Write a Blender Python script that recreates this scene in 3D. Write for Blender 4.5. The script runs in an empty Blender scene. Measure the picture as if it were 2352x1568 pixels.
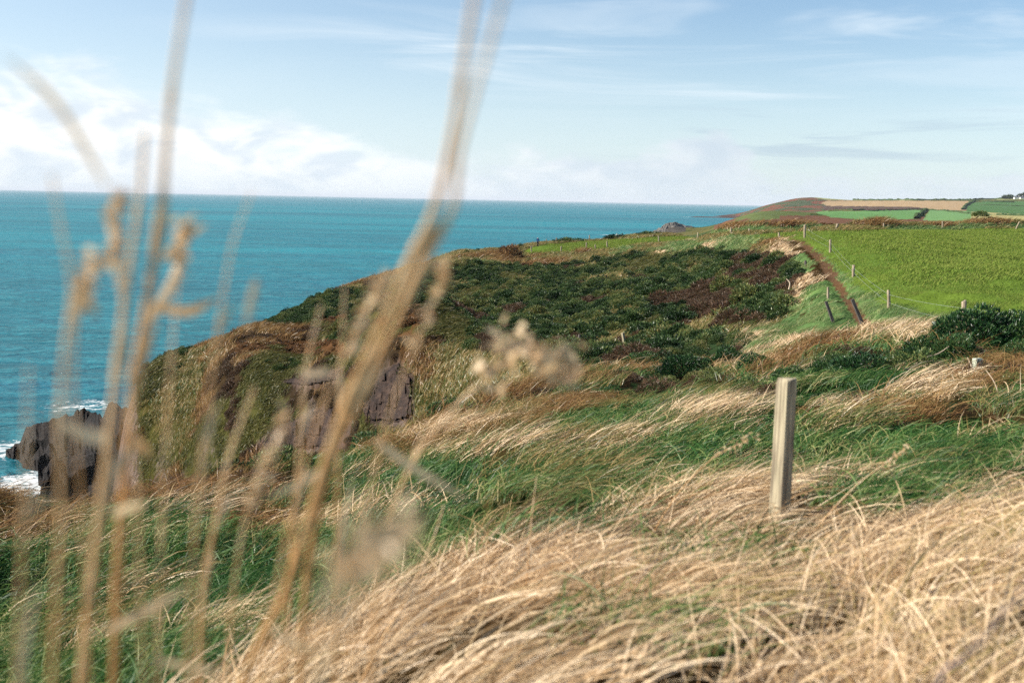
import bpy, bmesh, math, random
import numpy as np
from mathutils import Vector, Matrix

R = math.radians
rng = np.random.default_rng(7)
random.seed(7)
SC = bpy.context.scene
COL = SC.collection

# ------------------------------------------------------------------ camera
CAM = np.array([0.0, 0.0, 40.0])          # sea level is z = 0
PITCH, ROLL = R(7.09), R(1.18)
FOC = 40.0 / 36.0 * 2352.0
cam_d = bpy.data.cameras.new('camera')
cam = bpy.data.objects.new('camera', cam_d)
COL.objects.link(cam)
SC.camera = cam
cam_d.sensor_width = 36.0
cam_d.lens = 40.0
cam_d.clip_start = 0.05
cam_d.clip_end = 200000.0
fwd = np.array([0, math.cos(PITCH), -math.sin(PITCH)])
up0 = np.array([0, math.sin(PITCH), math.cos(PITCH)])
X0 = np.array([1.0, 0, 0])
c_right = math.cos(ROLL) * X0 + math.sin(ROLL) * up0
c_up = -math.sin(ROLL) * X0 + math.cos(ROLL) * up0
cam.matrix_world = Matrix(((c_right[0], c_up[0], -fwd[0], CAM[0]),
                           (c_right[1], c_up[1], -fwd[1], CAM[1]),
                           (c_right[2], c_up[2], -fwd[2], CAM[2]),
                           (0, 0, 0, 1)))
cam_d.dof.use_dof = True
cam_d.dof.focus_distance = 70.0
cam_d.dof.aperture_fstop = 3.5
cam_d.dof.aperture_blades = 0

# ------------------------------------------------------------------ sun, sky, exposure
SUN_AZ, SUN_EL = R(-92), R(34)            # azimuth from +Y, towards -X
sd = Vector((math.sin(SUN_AZ) * math.cos(SUN_EL), math.cos(SUN_AZ) * math.cos(SUN_EL), math.sin(SUN_EL)))
sun_d = bpy.data.lights.new('sun', 'SUN')
sun_d.energy = 5.0
sun_d.angle = R(0.53)
sun_d.color = (1.0, 0.93, 0.82)
sun = bpy.data.objects.new('sun', sun_d)
COL.objects.link(sun)
sun.rotation_euler = sd.to_track_quat('Z', 'Y').to_euler()
sun.location = (0, 0, 200)

W = bpy.data.worlds.new('World')
SC.world = W
W.use_nodes = True
SC.view_settings.view_transform = 'Standard'
SC.view_settings.look = 'None'
SC.view_settings.exposure = 0.85
SC.view_settings.gamma = 1.0
SC.cycles.use_denoising = False
SC.cycles.denoiser = 'OPENIMAGEDENOISE'
SC.cycles.denoising_input_passes = 'RGB_ALBEDO_NORMAL'
SC.cycles.max_bounces = 6
SC.cycles.diffuse_bounces = 3
SC.cycles.glossy_bounces = 2
SC.cycles.transmission_bounces = 4
SC.cycles.volume_bounces = 0
SC.cycles.sample_clamp_indirect = 4.0


class NT:
    """small helper to write node trees"""
    def __init__(s, nt):
        s.nt = nt
        s.L = nt.links

    def n(s, t, **kw):
        nd = s.nt.nodes.new(t)
        ins = kw.pop('ins', {})
        for k, v in kw.items():
            setattr(nd, k, v)
        for k, v in ins.items():
            s.put(nd.inputs[k], v)
        return nd

    def put(s, sock, v):
        if isinstance(v, bpy.types.NodeSocket):
            s.L.new(v, sock)
        elif isinstance(v, bpy.types.Node):
            s.L.new(v.outputs[0], sock)
        else:
            sock.default_value = v

    def math(s, op, a, b=None, c=None, clamp=False):
        nd = s.nt.nodes.new('ShaderNodeMath')
        nd.operation = op
        nd.use_clamp = clamp
        s.put(nd.inputs[0], a)
        if b is not None:
            s.put(nd.inputs[1], b)
        if c is not None:
            s.put(nd.inputs[2], c)
        return nd.outputs[0]

    def smooth(s, x, a, b, lo=0.0, hi=1.0):
        nd = s.nt.nodes.new('ShaderNodeMapRange')
        nd.interpolation_type = 'SMOOTHSTEP'
        s.put(nd.inputs[0], x)
        s.put(nd.inputs[1], a); s.put(nd.inputs[2], b)
        s.put(nd.inputs[3], lo); s.put(nd.inputs[4], hi)
        return nd.outputs[0]

    def noise(s, vec, scale, detail=4, rough=0.5, dist=0.0):
        nd = s.nt.nodes.new('ShaderNodeTexNoise')
        s.put(nd.inputs['Vector'], vec)
        nd.inputs['Scale'].default_value = scale
        nd.inputs['Detail'].default_value = detail
        nd.inputs['Roughness'].default_value = rough
        nd.inputs['Distortion'].default_value = dist
        return nd.outputs[0]

    def mix(s, f, a, b, mode='MIX'):
        nd = s.nt.nodes.new('ShaderNodeMix')
        nd.data_type = 'RGBA'
        nd.blend_type = mode
        s.put(nd.inputs[0], f)
        s.put(nd.inputs[6], a)
        s.put(nd.inputs[7], b)
        return nd.outputs[2]

    def scale3(s, vec, sc):
        nd = s.nt.nodes.new('ShaderNodeVectorMath')
        nd.operation = 'MULTIPLY'
        s.put(nd.inputs[0], vec)
        nd.inputs[1].default_value = sc
        return nd.outputs[0]

    def ramp(s, f, stops, interp='LINEAR'):
        nd = s.nt.nodes.new('ShaderNodeValToRGB')
        nd.color_ramp.interpolation = interp
        el = nd.color_ramp.elements
        while len(el) < len(stops):
            el.new(0.5)
        for e, (p, c) in zip(el, stops):
            e.position = p
            e.color = c if len(c) == 4 else (*c, 1)
        s.put(nd.inputs[0], f)
        return nd.outputs[0]


def build_world():
    nt = W.node_tree
    nt.nodes.clear()
    t = NT(nt)
    sky = t.n('ShaderNodeTexSky', sky_type='NISHITA', sun_disc=False)
    sky.sun_elevation = SUN_EL
    sky.sun_rotation = SUN_AZ
    sky.altitude = 40
    sky.air_density = 1.0
    sky.dust_density = 0.6
    sky.ozone_density = 1.0
    gen = t.n('ShaderNodeTexCoord').outputs['Generated']
    sep = t.n('ShaderNodeSeparateXYZ', ins={0: gen})
    x, y, z = sep.outputs
    az = t.math('ARCTAN2', x, y)                       # radians from +Y
    el = t.math('MULTIPLY', t.math('ARCSINE', z), 180 / math.pi)   # degrees
    azd = t.math('MULTIPLY', az, 180 / math.pi)
    # cloud space: azimuth, elevation (elevation stretched so that clouds flatten low down)
    cv = t.n('ShaderNodeCombineXYZ', ins={0: azd, 1: el, 2: 0.0}).outputs[0]
    cum = t.noise(t.scale3(cv, (0.22, 0.55, 1)), 1.0, 5, 0.55, 0.25)
    # height of the cumulus bank over azimuth (degrees), gentle towards the sun side
    f = t.math('DIVIDE', t.math('ADD', azd, 180), 360)
    d = lambda a: (a + 180) / 360
    g = lambda h: (h / 10,) * 3
    top = t.ramp(f, [(0.0, g(3)), (d(-70), g(5)), (d(-40), g(6.6)), (d(-24), g(6.0)), (d(-17), g(4.6)), (d(-9.5), g(3.1)), (d(-5), g(2.1)),
                     (d(1), g(2.3)), (d(6), g(2.9)), (d(10.5), g(3.3)), (d(12.5), g(1.2)), (d(23), g(1.5)), (d(60), g(2.5)), (1.0, g(3))])
    top = t.math('MULTIPLY', top, 10)
    rel = t.math('SUBTRACT', top, el)                  # > 0 inside the bank
    dens = t.math('ADD', t.math('MULTIPLY', rel, 0.55), t.math('MULTIPLY', t.math('SUBTRACT', cum, 0.5), 3.2))
    dens = t.math('MULTIPLY', dens, t.smooth(azd, -4, 8, 1.0, 2.0))
    bank = t.smooth(dens, -0.35, 1.0)
    # inside shading of the bank: brighter puffs, greyer foot
    puff = t.noise(t.scale3(cv, (0.30, 0.62, 1)), 1.0, 3, 0.55, 0.4)
    edge_fade = t.smooth(azd, -10, 14, 0.92, 0.80)
    bank = t.math('MULTIPLY', bank, edge_fade)
    # streaky high cloud
    st = t.noise(t.scale3(cv, (0.055, 0.52, 1)), 1.0, 4, 0.6, 0.7)
    st2 = t.noise(t.scale3(cv, (0.02, 0.11, 1)), 1.0, 2, 0.5, 0.3)
    streak = t.math('MULTIPLY', t.smooth(st, 0.42, 0.72), t.smooth(st2, 0.40, 0.60))
    band = t.math('MULTIPLY', t.smooth(el, 1.0, 3.5), t.smooth(el, 13.0, 8.0))
    streak = t.math('MULTIPLY', streak, t.math('ADD', t.math('MULTIPLY', band, 0.75), t.smooth(el, 45, 12, 0.03, 0.16)), clamp=True)
    # haze of thin cloud, denser towards the horizon
    veil = t.math('ADD', t.smooth(el, 10.0, -0.5, 0.06, 0.60), t.math('MULTIPLY', t.smooth(azd, 14, -40, 0.0, 0.34), t.smooth(el, 38, 9)), clamp=True)
    # grey bars of stratus to the right
    gs = t.noise(t.scale3(cv, (0.075, 0.95, 1)), 1.3, 3, 0.55, 0.5)
    gbar = t.math('MULTIPLY', t.smooth(gs, 0.50, 0.66), t.math('MULTIPLY', t.smooth(el, 1.6, 2.6), t.smooth(el, 5.2, 3.6)))
    gbar = t.math('MULTIPLY', gbar, t.smooth(azd, 2, 11, 0.0, 0.5))

    S = 0.100
    base = t.mix(1.0, sky.outputs[0], (S * 0.86, S * 1.0, S * 1.12, 1), 'MULTIPLY')
    c = t.mix(veil, base, (0.66, 0.76, 0.84, 1))
    c = t.mix(streak, c, (0.70, 0.77, 0.82, 1))
    c = t.mix(gbar, c, (0.36, 0.46, 0.56, 1))
    ccol = t.mix(t.smooth(puff, 0.35, 0.62), (0.60, 0.67, 0.74, 1), (0.86, 0.87, 0.87, 1))
    ccol = t.mix(t.smooth(azd, -10, 12, 0.0, 0.62), ccol, (0.44, 0.52, 0.61, 1))
    ccol = t.mix(t.smooth(el, 2.4, 0.0, 0.0, 0.65), ccol, (0.58, 0.65, 0.71, 1))
    c = t.mix(bank, c, ccol)
    # below the horizon: sea-grey ground light
    c = t.mix(t.smooth(el, -0.2, -1.5), c, (0.30, 0.36, 0.38, 1))
    bg = t.n('ShaderNodeBackground', ins={0: c, 1: 0.74})
    t.n('ShaderNodeOutputWorld', ins={0: bg})


build_world()
W.cycles.sampling_method = 'MANUAL'
W.cycles.sample_map_resolution = 256
SC.cycles.adaptive_threshold = 0.012

# ------------------------------------------------------------------ helpers
def srgb(h):
    h = h.lstrip('#')
    v = [int(h[i:i + 2], 16) / 255 for i in (0, 2, 4)]
    return tuple((c / 12.92 if c <= 0.04045 else ((c + 0.055) / 1.055) ** 2.4) for c in v)


def ray(u, v):
    d = fwd * FOC + c_right * (u - 1176.0) + c_up * (784.0 - v)
    return d / np.linalg.norm(d)


def at(u, v, d):
    """the point seen at photograph position (u, v) at horizontal distance d"""
    r = ray(u, v)
    return CAM + r * (d / math.hypot(r[0], r[1]))


def project(P):
    Q = P - CAM
    w = np.maximum(Q @ fwd, 1e-3)
    return 1176.0 + FOC * (Q @ c_right) / w, 784.0 - FOC * (Q @ c_up) / w


def _hash(ix, iy, seed):
    h = (ix * 374761393 + iy * 668265263 + seed * 974711) & 0xffffffff
    h = ((h ^ (h >> 13)) * 1274126177) & 0xffffffff
    return ((h ^ (h >> 16)) & 0xffff) / 65535.0


def vnoise(x, y, seed=0):
    x = np.asarray(x, float); y = np.asarray(y, float)
    ix = np.floor(x).astype(np.int64); iy = np.floor(y).astype(np.int64)
    fx = x - ix; fy = y - iy
    fx = fx * fx * (3 - 2 * fx); fy = fy * fy * (3 - 2 * fy)
    a = _hash(ix, iy, seed); b = _hash(ix + 1, iy, seed)
    c = _hash(ix, iy + 1, seed); d = _hash(ix + 1, iy + 1, seed)
    return (a * (1 - fx) + b * fx) * (1 - fy) + (c * (1 - fx) + d * fx) * fy


def fbm(x, y, seed=0, oct=4):
    s = 0; a = 0.5; t = 0
    for k in range(oct):
        s = s + a * vnoise(x * 2 ** k, y * 2 ** k, seed + 17 * k)
        t += a; a *= 0.5
    return s / t


def mesh_np(name, V, F, smooth=True, attrs=None):
    """V (n,3), F (m,k) arrays of equal k"""
    V = np.asarray(V, np.float32); F = np.asarray(F, np.int32)
    me = bpy.data.meshes.new(name)
    k = F.shape[1]
    me.vertices.add(len(V)); me.loops.add(F.size); me.polygons.add(len(F))
    me.vertices.foreach_set('co', V.ravel())
    me.loops.foreach_set('vertex_index', F.ravel())
    me.polygons.foreach_set('loop_start', np.arange(0, F.size, k, dtype=np.int32))
    me.polygons.foreach_set('use_smooth', np.full(len(F), smooth))
    for nm, arr in (attrs or {}).items():
        arr = np.asarray(arr, np.float32)
        if arr.ndim == 2:
            at_ = me.attributes.new(nm, 'FLOAT_COLOR', 'POINT')
            a4 = np.ones((len(V), 4), np.float32); a4[:, :3] = arr[:, :3]
            at_.data.foreach_set('color', a4.ravel())
        else:
            at_ = me.attributes.new(nm, 'FLOAT', 'POINT')
            at_.data.foreach_set('value', arr.ravel())
    me.update(calc_edges=True)
    return me


def link(name, me, mat=None, parent=None, label=None, cat=None, group=None, kind=None):
    o = bpy.data.objects.new(name, me)
    COL.objects.link(o)
    if mat is not None:
        me.materials.clear(); me.materials.append(mat)
    if parent is not None:
        o.parent = parent
    tag(o, label, cat, group, kind)
    return o


def tag(o, label=None, cat=None, group=None, kind=None):
    if label: o['label'] = label
    if cat: o['category'] = cat
    if group: o['group'] = group
    if kind: o['kind'] = kind


def empty(name, loc, rz=0.0, **kw):
    o = bpy.data.objects.new(name, None)
    COL.objects.link(o)
    o.empty_display_size = 0.2
    o.location = loc; o.rotation_euler = (0, 0, rz)
    tag(o, **kw)
    return o


def new_mat(name):
    m = bpy.data.materials.new(name)
    m.use_nodes = True
    m.node_tree.nodes.clear()
    return m, NT(m.node_tree)


# ------------------------------------------------------------------ the land: control points -> smooth height surface
def tps_fit(P, val, smooth=0.0):
    n = len(P)
    D = np.sqrt(((P[:, None] - P[None]) ** 2).sum(-1))
    K = np.where(D > 0, D * D * np.log(np.maximum(D, 1e-9)), 0) + smooth * np.eye(n)
    Q = np.hstack([np.ones((n, 1)), P])
    A = np.zeros((n + 3, n + 3)); A[:n, :n] = K; A[:n, n:] = Q; A[n:, :n] = Q.T
    s = np.linalg.solve(A, np.concatenate([val, np.zeros(3)]))
    return P, s


def tps_eval(fit, X):
    P, s = fit
    n = len(P)
    out = np.empty(len(X))
    for i in range(0, len(X), 20000):
        x = X[i:i + 20000]
        D2 = ((x[:, None] - P[None]) ** 2).sum(-1)
        K = 0.5 * D2 * np.log(np.maximum(D2, 1e-12))
        out[i:i + 20000] = K @ s[:n] + s[n] + x @ s[n + 1:]
    return out


def coords(az, lnd):
    return np.stack([az * 180 / math.pi / 8.0, lnd * 1.6], -1)   # balanced axes


GRASS_H = 0.02                            # the control points lie on top of the grass


def fit_land(uvd, uzd, xyz=()):
    P, val = [], []
    for u, v, d in uvd:
        p = at(u, v, d) - CAM
        P.append((math.atan2(p[0], p[1]), math.log(d))); val.append(math.atan2(p[2] - GRASS_H * min(1.0, max(0.0, (60 - d) / 45)), d))
    for u, z, d in uzd:                                       # hidden ground: height relative to the camera
        r = ray(u, 600)
        P.append((math.atan2(r[0], r[1]), math.log(d))); val.append(math.atan2(z, d))
    for x, y, z in xyz:
        d = math.hypot(x, y)
        P.append((math.atan2(x, y), math.log(d))); val.append(math.atan2(z, d))
    P = np.array(P)
    return tps_fit(coords(P[:, 0], P[:, 1]), np.array(val), 1e-4)


near_uvd = [
    # dry foreground bank
    (2352, 1130, 6.3), (2352, 1568, 2.5), (1176, 1568, 2.45), (700, 1568, 3.1), (1300, 1225, 6.0), (1000, 1370, 4.7), (1750, 1185, 5.6), (1780, 1400, 3.6),
    (2352, 1350, 3.7), (2900, 1200, 5.5), (2900, 1400, 3.4),
    # green slope under it
    (1200, 1120, 10), (1500, 1105, 9.6), (900, 1310, 7.5), (600, 1460, 6.2), (300, 1510, 6.5), (0, 1568, 7), (-400, 1568, 8), (1000, 1170, 11), (700, 1210, 13),
    (300, 1310, 11.5), (0, 1310, 13), (-400, 1330, 15), (0, 1200, 19), (-300, 1220, 20), (300, 1180, 20), (600, 1120, 22), (800, 1070, 24), (1000, 985, 27),
    (1150, 925, 32), (1330, 872, 38), (1500, 862, 40), (1700, 855, 40), (1400, 965, 20), (1700, 955, 17), (2000, 1005, 13), (2352, 1005, 11.5), (2800, 1010, 11),
    (2000, 885, 21), (2352, 885, 19), (2800, 890, 18), (2300, 805, 27), (2700, 800, 27), (1900, 805, 33), (2100, 765, 36), (1850, 792, 45), (1990, 745, 50),
    # pasture
    (2352, 765, 40), (2700, 770, 40), (2200, 745, 44), (2041, 709, 52), (1960, 634, 68), (1907, 578, 85), (1848, 545, 105), (2352, 650, 60), (2352, 590, 90),
    (2352, 545, 150), (2352, 527, 182), (2000, 536, 150), (2700, 660, 60), (2700, 550, 150), (2700, 530, 182),
    # gorse hill
    (1330, 800, 75), (1100, 812, 82), (960, 800, 90), (1700, 762, 60), (1500, 790, 68), (1780, 700, 68), (1700, 640, 95), (1750, 570, 120), (1650, 545, 165),
    (1600, 562, 170), (1600, 640, 115), (1400, 650, 130), (1400, 588, 190), (1200, 590, 205), (1235, 560, 226), (1540, 541, 240), (1000, 602, 205),
    (1000, 680, 150), (1200, 680, 135), (800, 662, 190), (600, 745, 170), (450, 800, 160), (340, 842, 150), (800, 750, 132), (700, 830, 116),
    # cliff of the cove and the flank
    (600, 885, 109), (720, 865, 102), (830, 845, 96), (910, 820, 91), (560, 1035, 102), (700, 1040, 96), (800, 985, 91), (900, 955, 87), (1000, 900, 82),
    (340, 1100, 127), (400, 1060, 120), (450, 950, 125), (340, 950, 137), (295, 925, 146), (300, 1090, 132), (500, 880, 122),
]
near_uzd = [
    (600, -26, 65), (750, -22, 58), (800, -18, 52), (1000, -12.5, 52), (1150, -9, 50), (450, -36, 75), (300, -42, 70), (100, -44, 60), (-200, -44, 60), (0, -34, 38),
    (300, -20, 38), (-300, -34, 38), (600, -15, 40), (-500, -44, 120), (-100, -46, 100), (-100, -48, 200), (-700, -48, 60), (-150, -50, 310), (-700, -52, 310), (100, -50, 310), (-1500, -50, 150), (-1500, -52, 310),
    (215, -44, 140), (225, -45, 160), (180, -46, 130), (250, -44, 175), (100, -47, 150), (100, -48, 240),
    (340, -44, 182), (450, -44, 196), (600, -44, 208), (800, -44, 228), (1000, -44, 250), (1235, -40, 290), (1400, -40, 310), (1540, -38, 330),
    (250, -50, 300), (700, -52, 320), (1100, -52, 350),
    (1700, -9, 240), (1700, -16, 330), (2000, -5, 230), (2352, -5, 230), (2700, -5, 230), (2000, -12, 330), (2352, -10, 330), (2800, -10, 330),
]
near_xyz = [(0, 0.5, -1.42), (-0.5, 0.3, -1.5), (1, 0.3, -1.35), (3, 0.5, -1.35), (-3, 0.5, -2.3), (6, 0.5, -1.4), (-7, 1, -4.5), (-14, 1, -9), (12, 1, -1.3),
            (-30, 1, -34), (30, 2, -2.0), (-0.35, 0.62, -1.48), (-12, 18, -9), (-22, 24, -24), (60, 10, -3.5), (200, 10, -6), (-60, 5, -46), (-200, 5, -48)]
for u, v, d in [(1235, 559, 228), (1100, 577, 214), (1000, 598, 205), (900, 627, 197), (800, 660, 190), (700, 698, 180), (600, 744, 170), (520, 776, 165), (450, 800, 160), (380, 822, 153), (1400, 549, 236), (1540, 540, 240)]:
    near_uvd += [(u + 3, v + 1, d), (u, v + 10, d * 1.06), (u, v + 70, d * 1.13)]     # the crest, and the land falling away behind it
near_uvd += [(1100, 630, 170), (900, 700, 160), (1300, 600, 190), (1300, 700, 115), (1500, 600, 160), (1500, 700, 95), (1100, 740, 108), (700, 760, 145)]
near_uvd += [(1600, 549, 230), (1640, 547, 222), (1600, 554, 200), (1680, 544, 200), (1730, 541, 185)]
near_uzd += [(1600, -17, 285), (1660, -15, 285), (1720, -12, 270)]
near_fit = fit_land(near_uvd, near_uzd, near_xyz)

AZ_N = np.concatenate([np.radians(np.arange(-80, -27, 1.5)), np.radians(np.arange(-27, 27.01, 0.125)), np.radians(np.arange(28.5, 81, 1.5))])
LD_N = np.concatenate([np.log(np.geomspace(0.45, 20, 110, endpoint=False)), np.log(np.geomspace(20, 320, 270))])


def polyline_dist(px, py, pts):
    best = np.full(px.shape, 1e9); sgn = np.zeros(px.shape)
    for (x0, y0), (x1, y1) in zip(pts[:-1], pts[1:]):
        dx, dy = x1 - x0, y1 - y0
        L2 = dx * dx + dy * dy
        t = np.clip(((px - x0) * dx + (py - y0) * dy) / L2, 0, 1)
        ex, ey = px - x0 - t * dx, py - y0 - t * dy
        dd = np.hypot(ex, ey)
        s = np.sign(dx * ey - dy * ex)
        m = dd < best
        best = np.where(m, dd, best); sgn = np.where(m, s, sgn)
    return best, sgn


def world_line(uvd):
    return [tuple(at(u, v, d)[:2]) for u, v, d in uvd]


BANK = world_line([(1672, 538, 180), (1700, 534, 174), (1780, 532, 170), (1850, 530, 172), (2000, 526, 180), (2352, 521, 192), (2800, 520, 195)])

def land_extra(x, y, d):
    """banks, the worn path and lumps that sit on the smooth land"""
    z = np.zeros_like(x)
    b, _ = polyline_dist(x, y, BANK)
    z += 1.35 * np.exp(-(b / 2.6) ** 2) * (0.8 + 0.4 * vnoise(x / 6, y / 6, 5))
    pb, _ = polyline_dist(x, y, PATHBANK)
    z += 0.35 * np.exp(-(pb / 0.8) ** 2) * (0.75 + 0.5 * vnoise(x / 3, y / 3, 6))
    p, _ = polyline_dist(x, y, PATH)
    z -= 0.12 * np.exp(-(p / 0.6) ** 4)
    calm = np.clip((p - 0.8) / 4.0, 0.1, 1.0)
    lump = (fbm(x / 5.0, y / 5.0, 11, 3) - 0.5)
    z += lump * np.clip(d / 40.0, 0.05, 1.0) * 0.7 * calm
    z += (fbm(x / 1.3, y / 1.3, 12, 3) - 0.5) * np.clip(d / 12, 0.35, 1.0) * 0.26 * np.interp(d, [0, 7, 10, 30, 60], [1, 1, 1.9, 1.9, 1])
    z += (vnoise(x / 0.45, y / 0.45, 14) - 0.5) * np.clip((14 - d) / 8, 0, 1) * 0.14
    return z


def grid_height(fit, AZ, LD, extra):
    A, L = np.meshgrid(AZ, LD, indexing='ij')
    # evaluate the smooth surface on a coarser grid, then interpolate
    ca = np.linspace(AZ[0], AZ[-1], 260); cl = np.linspace(LD[0], LD[-1], 260)
    CA, CL = np.meshgrid(ca, cl, indexing='ij')
    e = tps_eval(fit, coords(CA.ravel(), CL.ravel())).reshape(CA.shape)
    E = bil(e, (A - ca[0]) / (ca[1] - ca[0]), (L - cl[0]) / (cl[1] - cl[0]))
    D = np.exp(L)
    x, y = D * np.sin(A), D * np.cos(A)
    E = np.clip(E, -1.3, 0.6)
    z = CAM[2] + D * np.tan(E)
    z = z + extra(x, y, D)
    return x, y, z


def bil(G, i, j):
    i = np.clip(i, 0, G.shape[0] - 1.001); j = np.clip(j, 0, G.shape[1] - 1.001)
    i0 = i.astype(int); j0 = j.astype(int); fi = i - i0; fj = j - j0
    return (G[i0, j0] * (1 - fi) + G[i0 + 1, j0] * fi) * (1 - fj) + (G[i0, j0 + 1] * (1 - fi) + G[i0 + 1, j0 + 1] * fi) * fj


def cliff_shape(x, y, z):
    """roughen steep sea cliffs"""
    return z


def base_hit(fit, uvs, d0=30.0, d1=260.0):
    out = []
    for u, v in uvs:
        r = ray(u, v); h = math.hypot(r[0], r[1]); a = math.atan2(r[0], r[1])
        d = np.geomspace(d0, d1, 1200)
        e = tps_eval(fit, coords(np.full(1200, a), np.log(d)))
        i = np.nonzero(math.atan2(r[2], h) < e)[0]
        dd = d[i[0]] if len(i) else d[int(np.argmin(np.abs(e - math.atan2(r[2], h))))]
        out.append((dd * math.sin(a), dd * math.cos(a)))
    return out


PATH = base_hit(near_fit, [(1995, 752), (1978, 728), (1955, 697), (1932, 665), (1913, 635), (1893, 606), (1866, 578), (1838, 557), (1822, 549)])
PATHBANK = base_hit(near_fit, [(1925, 745), (1900, 712), (1880, 668), (1868, 632), (1850, 600), (1820, 573), (1795, 560)])
NX, NY, NZ = grid_height(near_fit, AZ_N, LD_N, land_extra)
NZ = np.where(NZ < -6, -6 - (np.abs(NZ + 6)) * 0.1, NZ)


def ground_z(x, y):
    x = np.asarray(x, float); y = np.asarray(y, float)
    a = np.arctan2(x, y); l = np.log(np.maximum(np.hypot(x, y), 0.451))
    i = np.interp(a, AZ_N, np.arange(len(AZ_N))); j = np.interp(l, LD_N, np.arange(len(LD_N)))
    return bil(NZ, i, j)


def ground_normal(x, y):
    e = np.maximum(0.15, np.hypot(x, y) * 0.01)
    zx = (ground_z(x + e, y) - ground_z(x - e, y)) / (2 * e)
    zy = (ground_z(x, y + e) - ground_z(x, y - e)) / (2 * e)
    n = np.stack([-zx, -zy, np.ones_like(zx)], -1)
    return n / np.linalg.norm(n, axis=-1, keepdims=True)

# ------------------------------------------------------------------ which plant grows where
def inpoly(u, v, poly):
    n = len(poly); c = np.zeros(u.shape, bool)
    for i in range(n):
        x0, y0 = poly[i]; x1, y1 = poly[i - 1]
        cond = ((y0 > v) != (y1 > v)) & (u < (x1 - x0) * (v - y0) / (y1 - y0 + 1e-12) + x0)
        c ^= cond
    return c


T_NONE, T_TAN, T_GREEN, T_MIX, T_BROWN, T_VERGE, T_FIELD, T_GORSE, T_BRACKEN, T_BRAMBLE, T_OLIVE, T_PATH, T_ROCK, T_FAR = range(14)
FIELD = [(1690, 543), (1850, 531), (2000, 528), (2352, 525), (3400, 520), (3400, 800), (2352, 764), (2215, 750), (2120, 730), (2035, 707), (1960, 650), (1905, 592), (1850, 556), (1800, 551), (1740, 556)]
FARF = [(1192, 578), (1245, 562), (1400, 551), (1545, 542), (1640, 541), (1610, 551), (1480, 562), (1400, 573), (1300, 580), (1200, 586)]
VERGE_R = [(1840, 552), (1905, 592), (1960, 650), (2035, 707), (2120, 730), (2215, 750), (2170, 775), (2010, 765), (1990, 740), (1930, 655), (1880, 595), (1830, 555)]
VERGE_L = [(1780, 552), (1840, 558), (1880, 597), (1925, 655), (1990, 745), (2010, 768), (1900, 800), (1800, 825), (1750, 795), (1795, 735), (1822, 680), (1835, 620), (1780, 575)]
RIM = [(1040, 590), (1100, 576), (1192, 578), (1200, 586), (1400, 573), (1480, 562), (1620, 551), (1700, 543), (1780, 556), (1700, 578), (1500, 580), (1400, 597), (1250, 605), (1150, 602), (1060, 597)]
BRAM = [(1620, 572), (1780, 580), (1835, 620), (1822, 680), (1790, 725), (1730, 765), (1640, 750), (1700, 660), (1640, 610)]
GORSE = [(955, 615), (1060, 597), (1250, 605), (1500, 585), (1650, 575), (1700, 660), (1650, 740), (1720, 765), (1650, 800), (1500, 805), (1330, 806), (1100, 806), (960, 775), (870, 760), (890, 690)]
BROWNB = [(1830, 905), (1950, 870), (2200, 840), (2352, 850), (3400, 850), (3400, 1000), (2352, 1010), (2000, 1000), (1850, 975)]
TANEDGE = [(300, 1740), (480, 1600), (700, 1480), (1000, 1310), (1300, 1170), (1550, 1120), (1750, 1085), (1950, 1130), (2100, 1165), (2352, 1080), (3400, 1030)]


ROCKS = [[(850, 905), (870, 850), (915, 835), (950, 860), (955, 960), (900, 975), (850, 975), (830, 940)], [(590, 1030), (640, 975), (700, 950), (770, 935), (800, 965), (770, 1030), (660, 1040)],
         [(640, 880), (700, 855), (790, 848), (790, 872), (700, 888)]]


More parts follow.
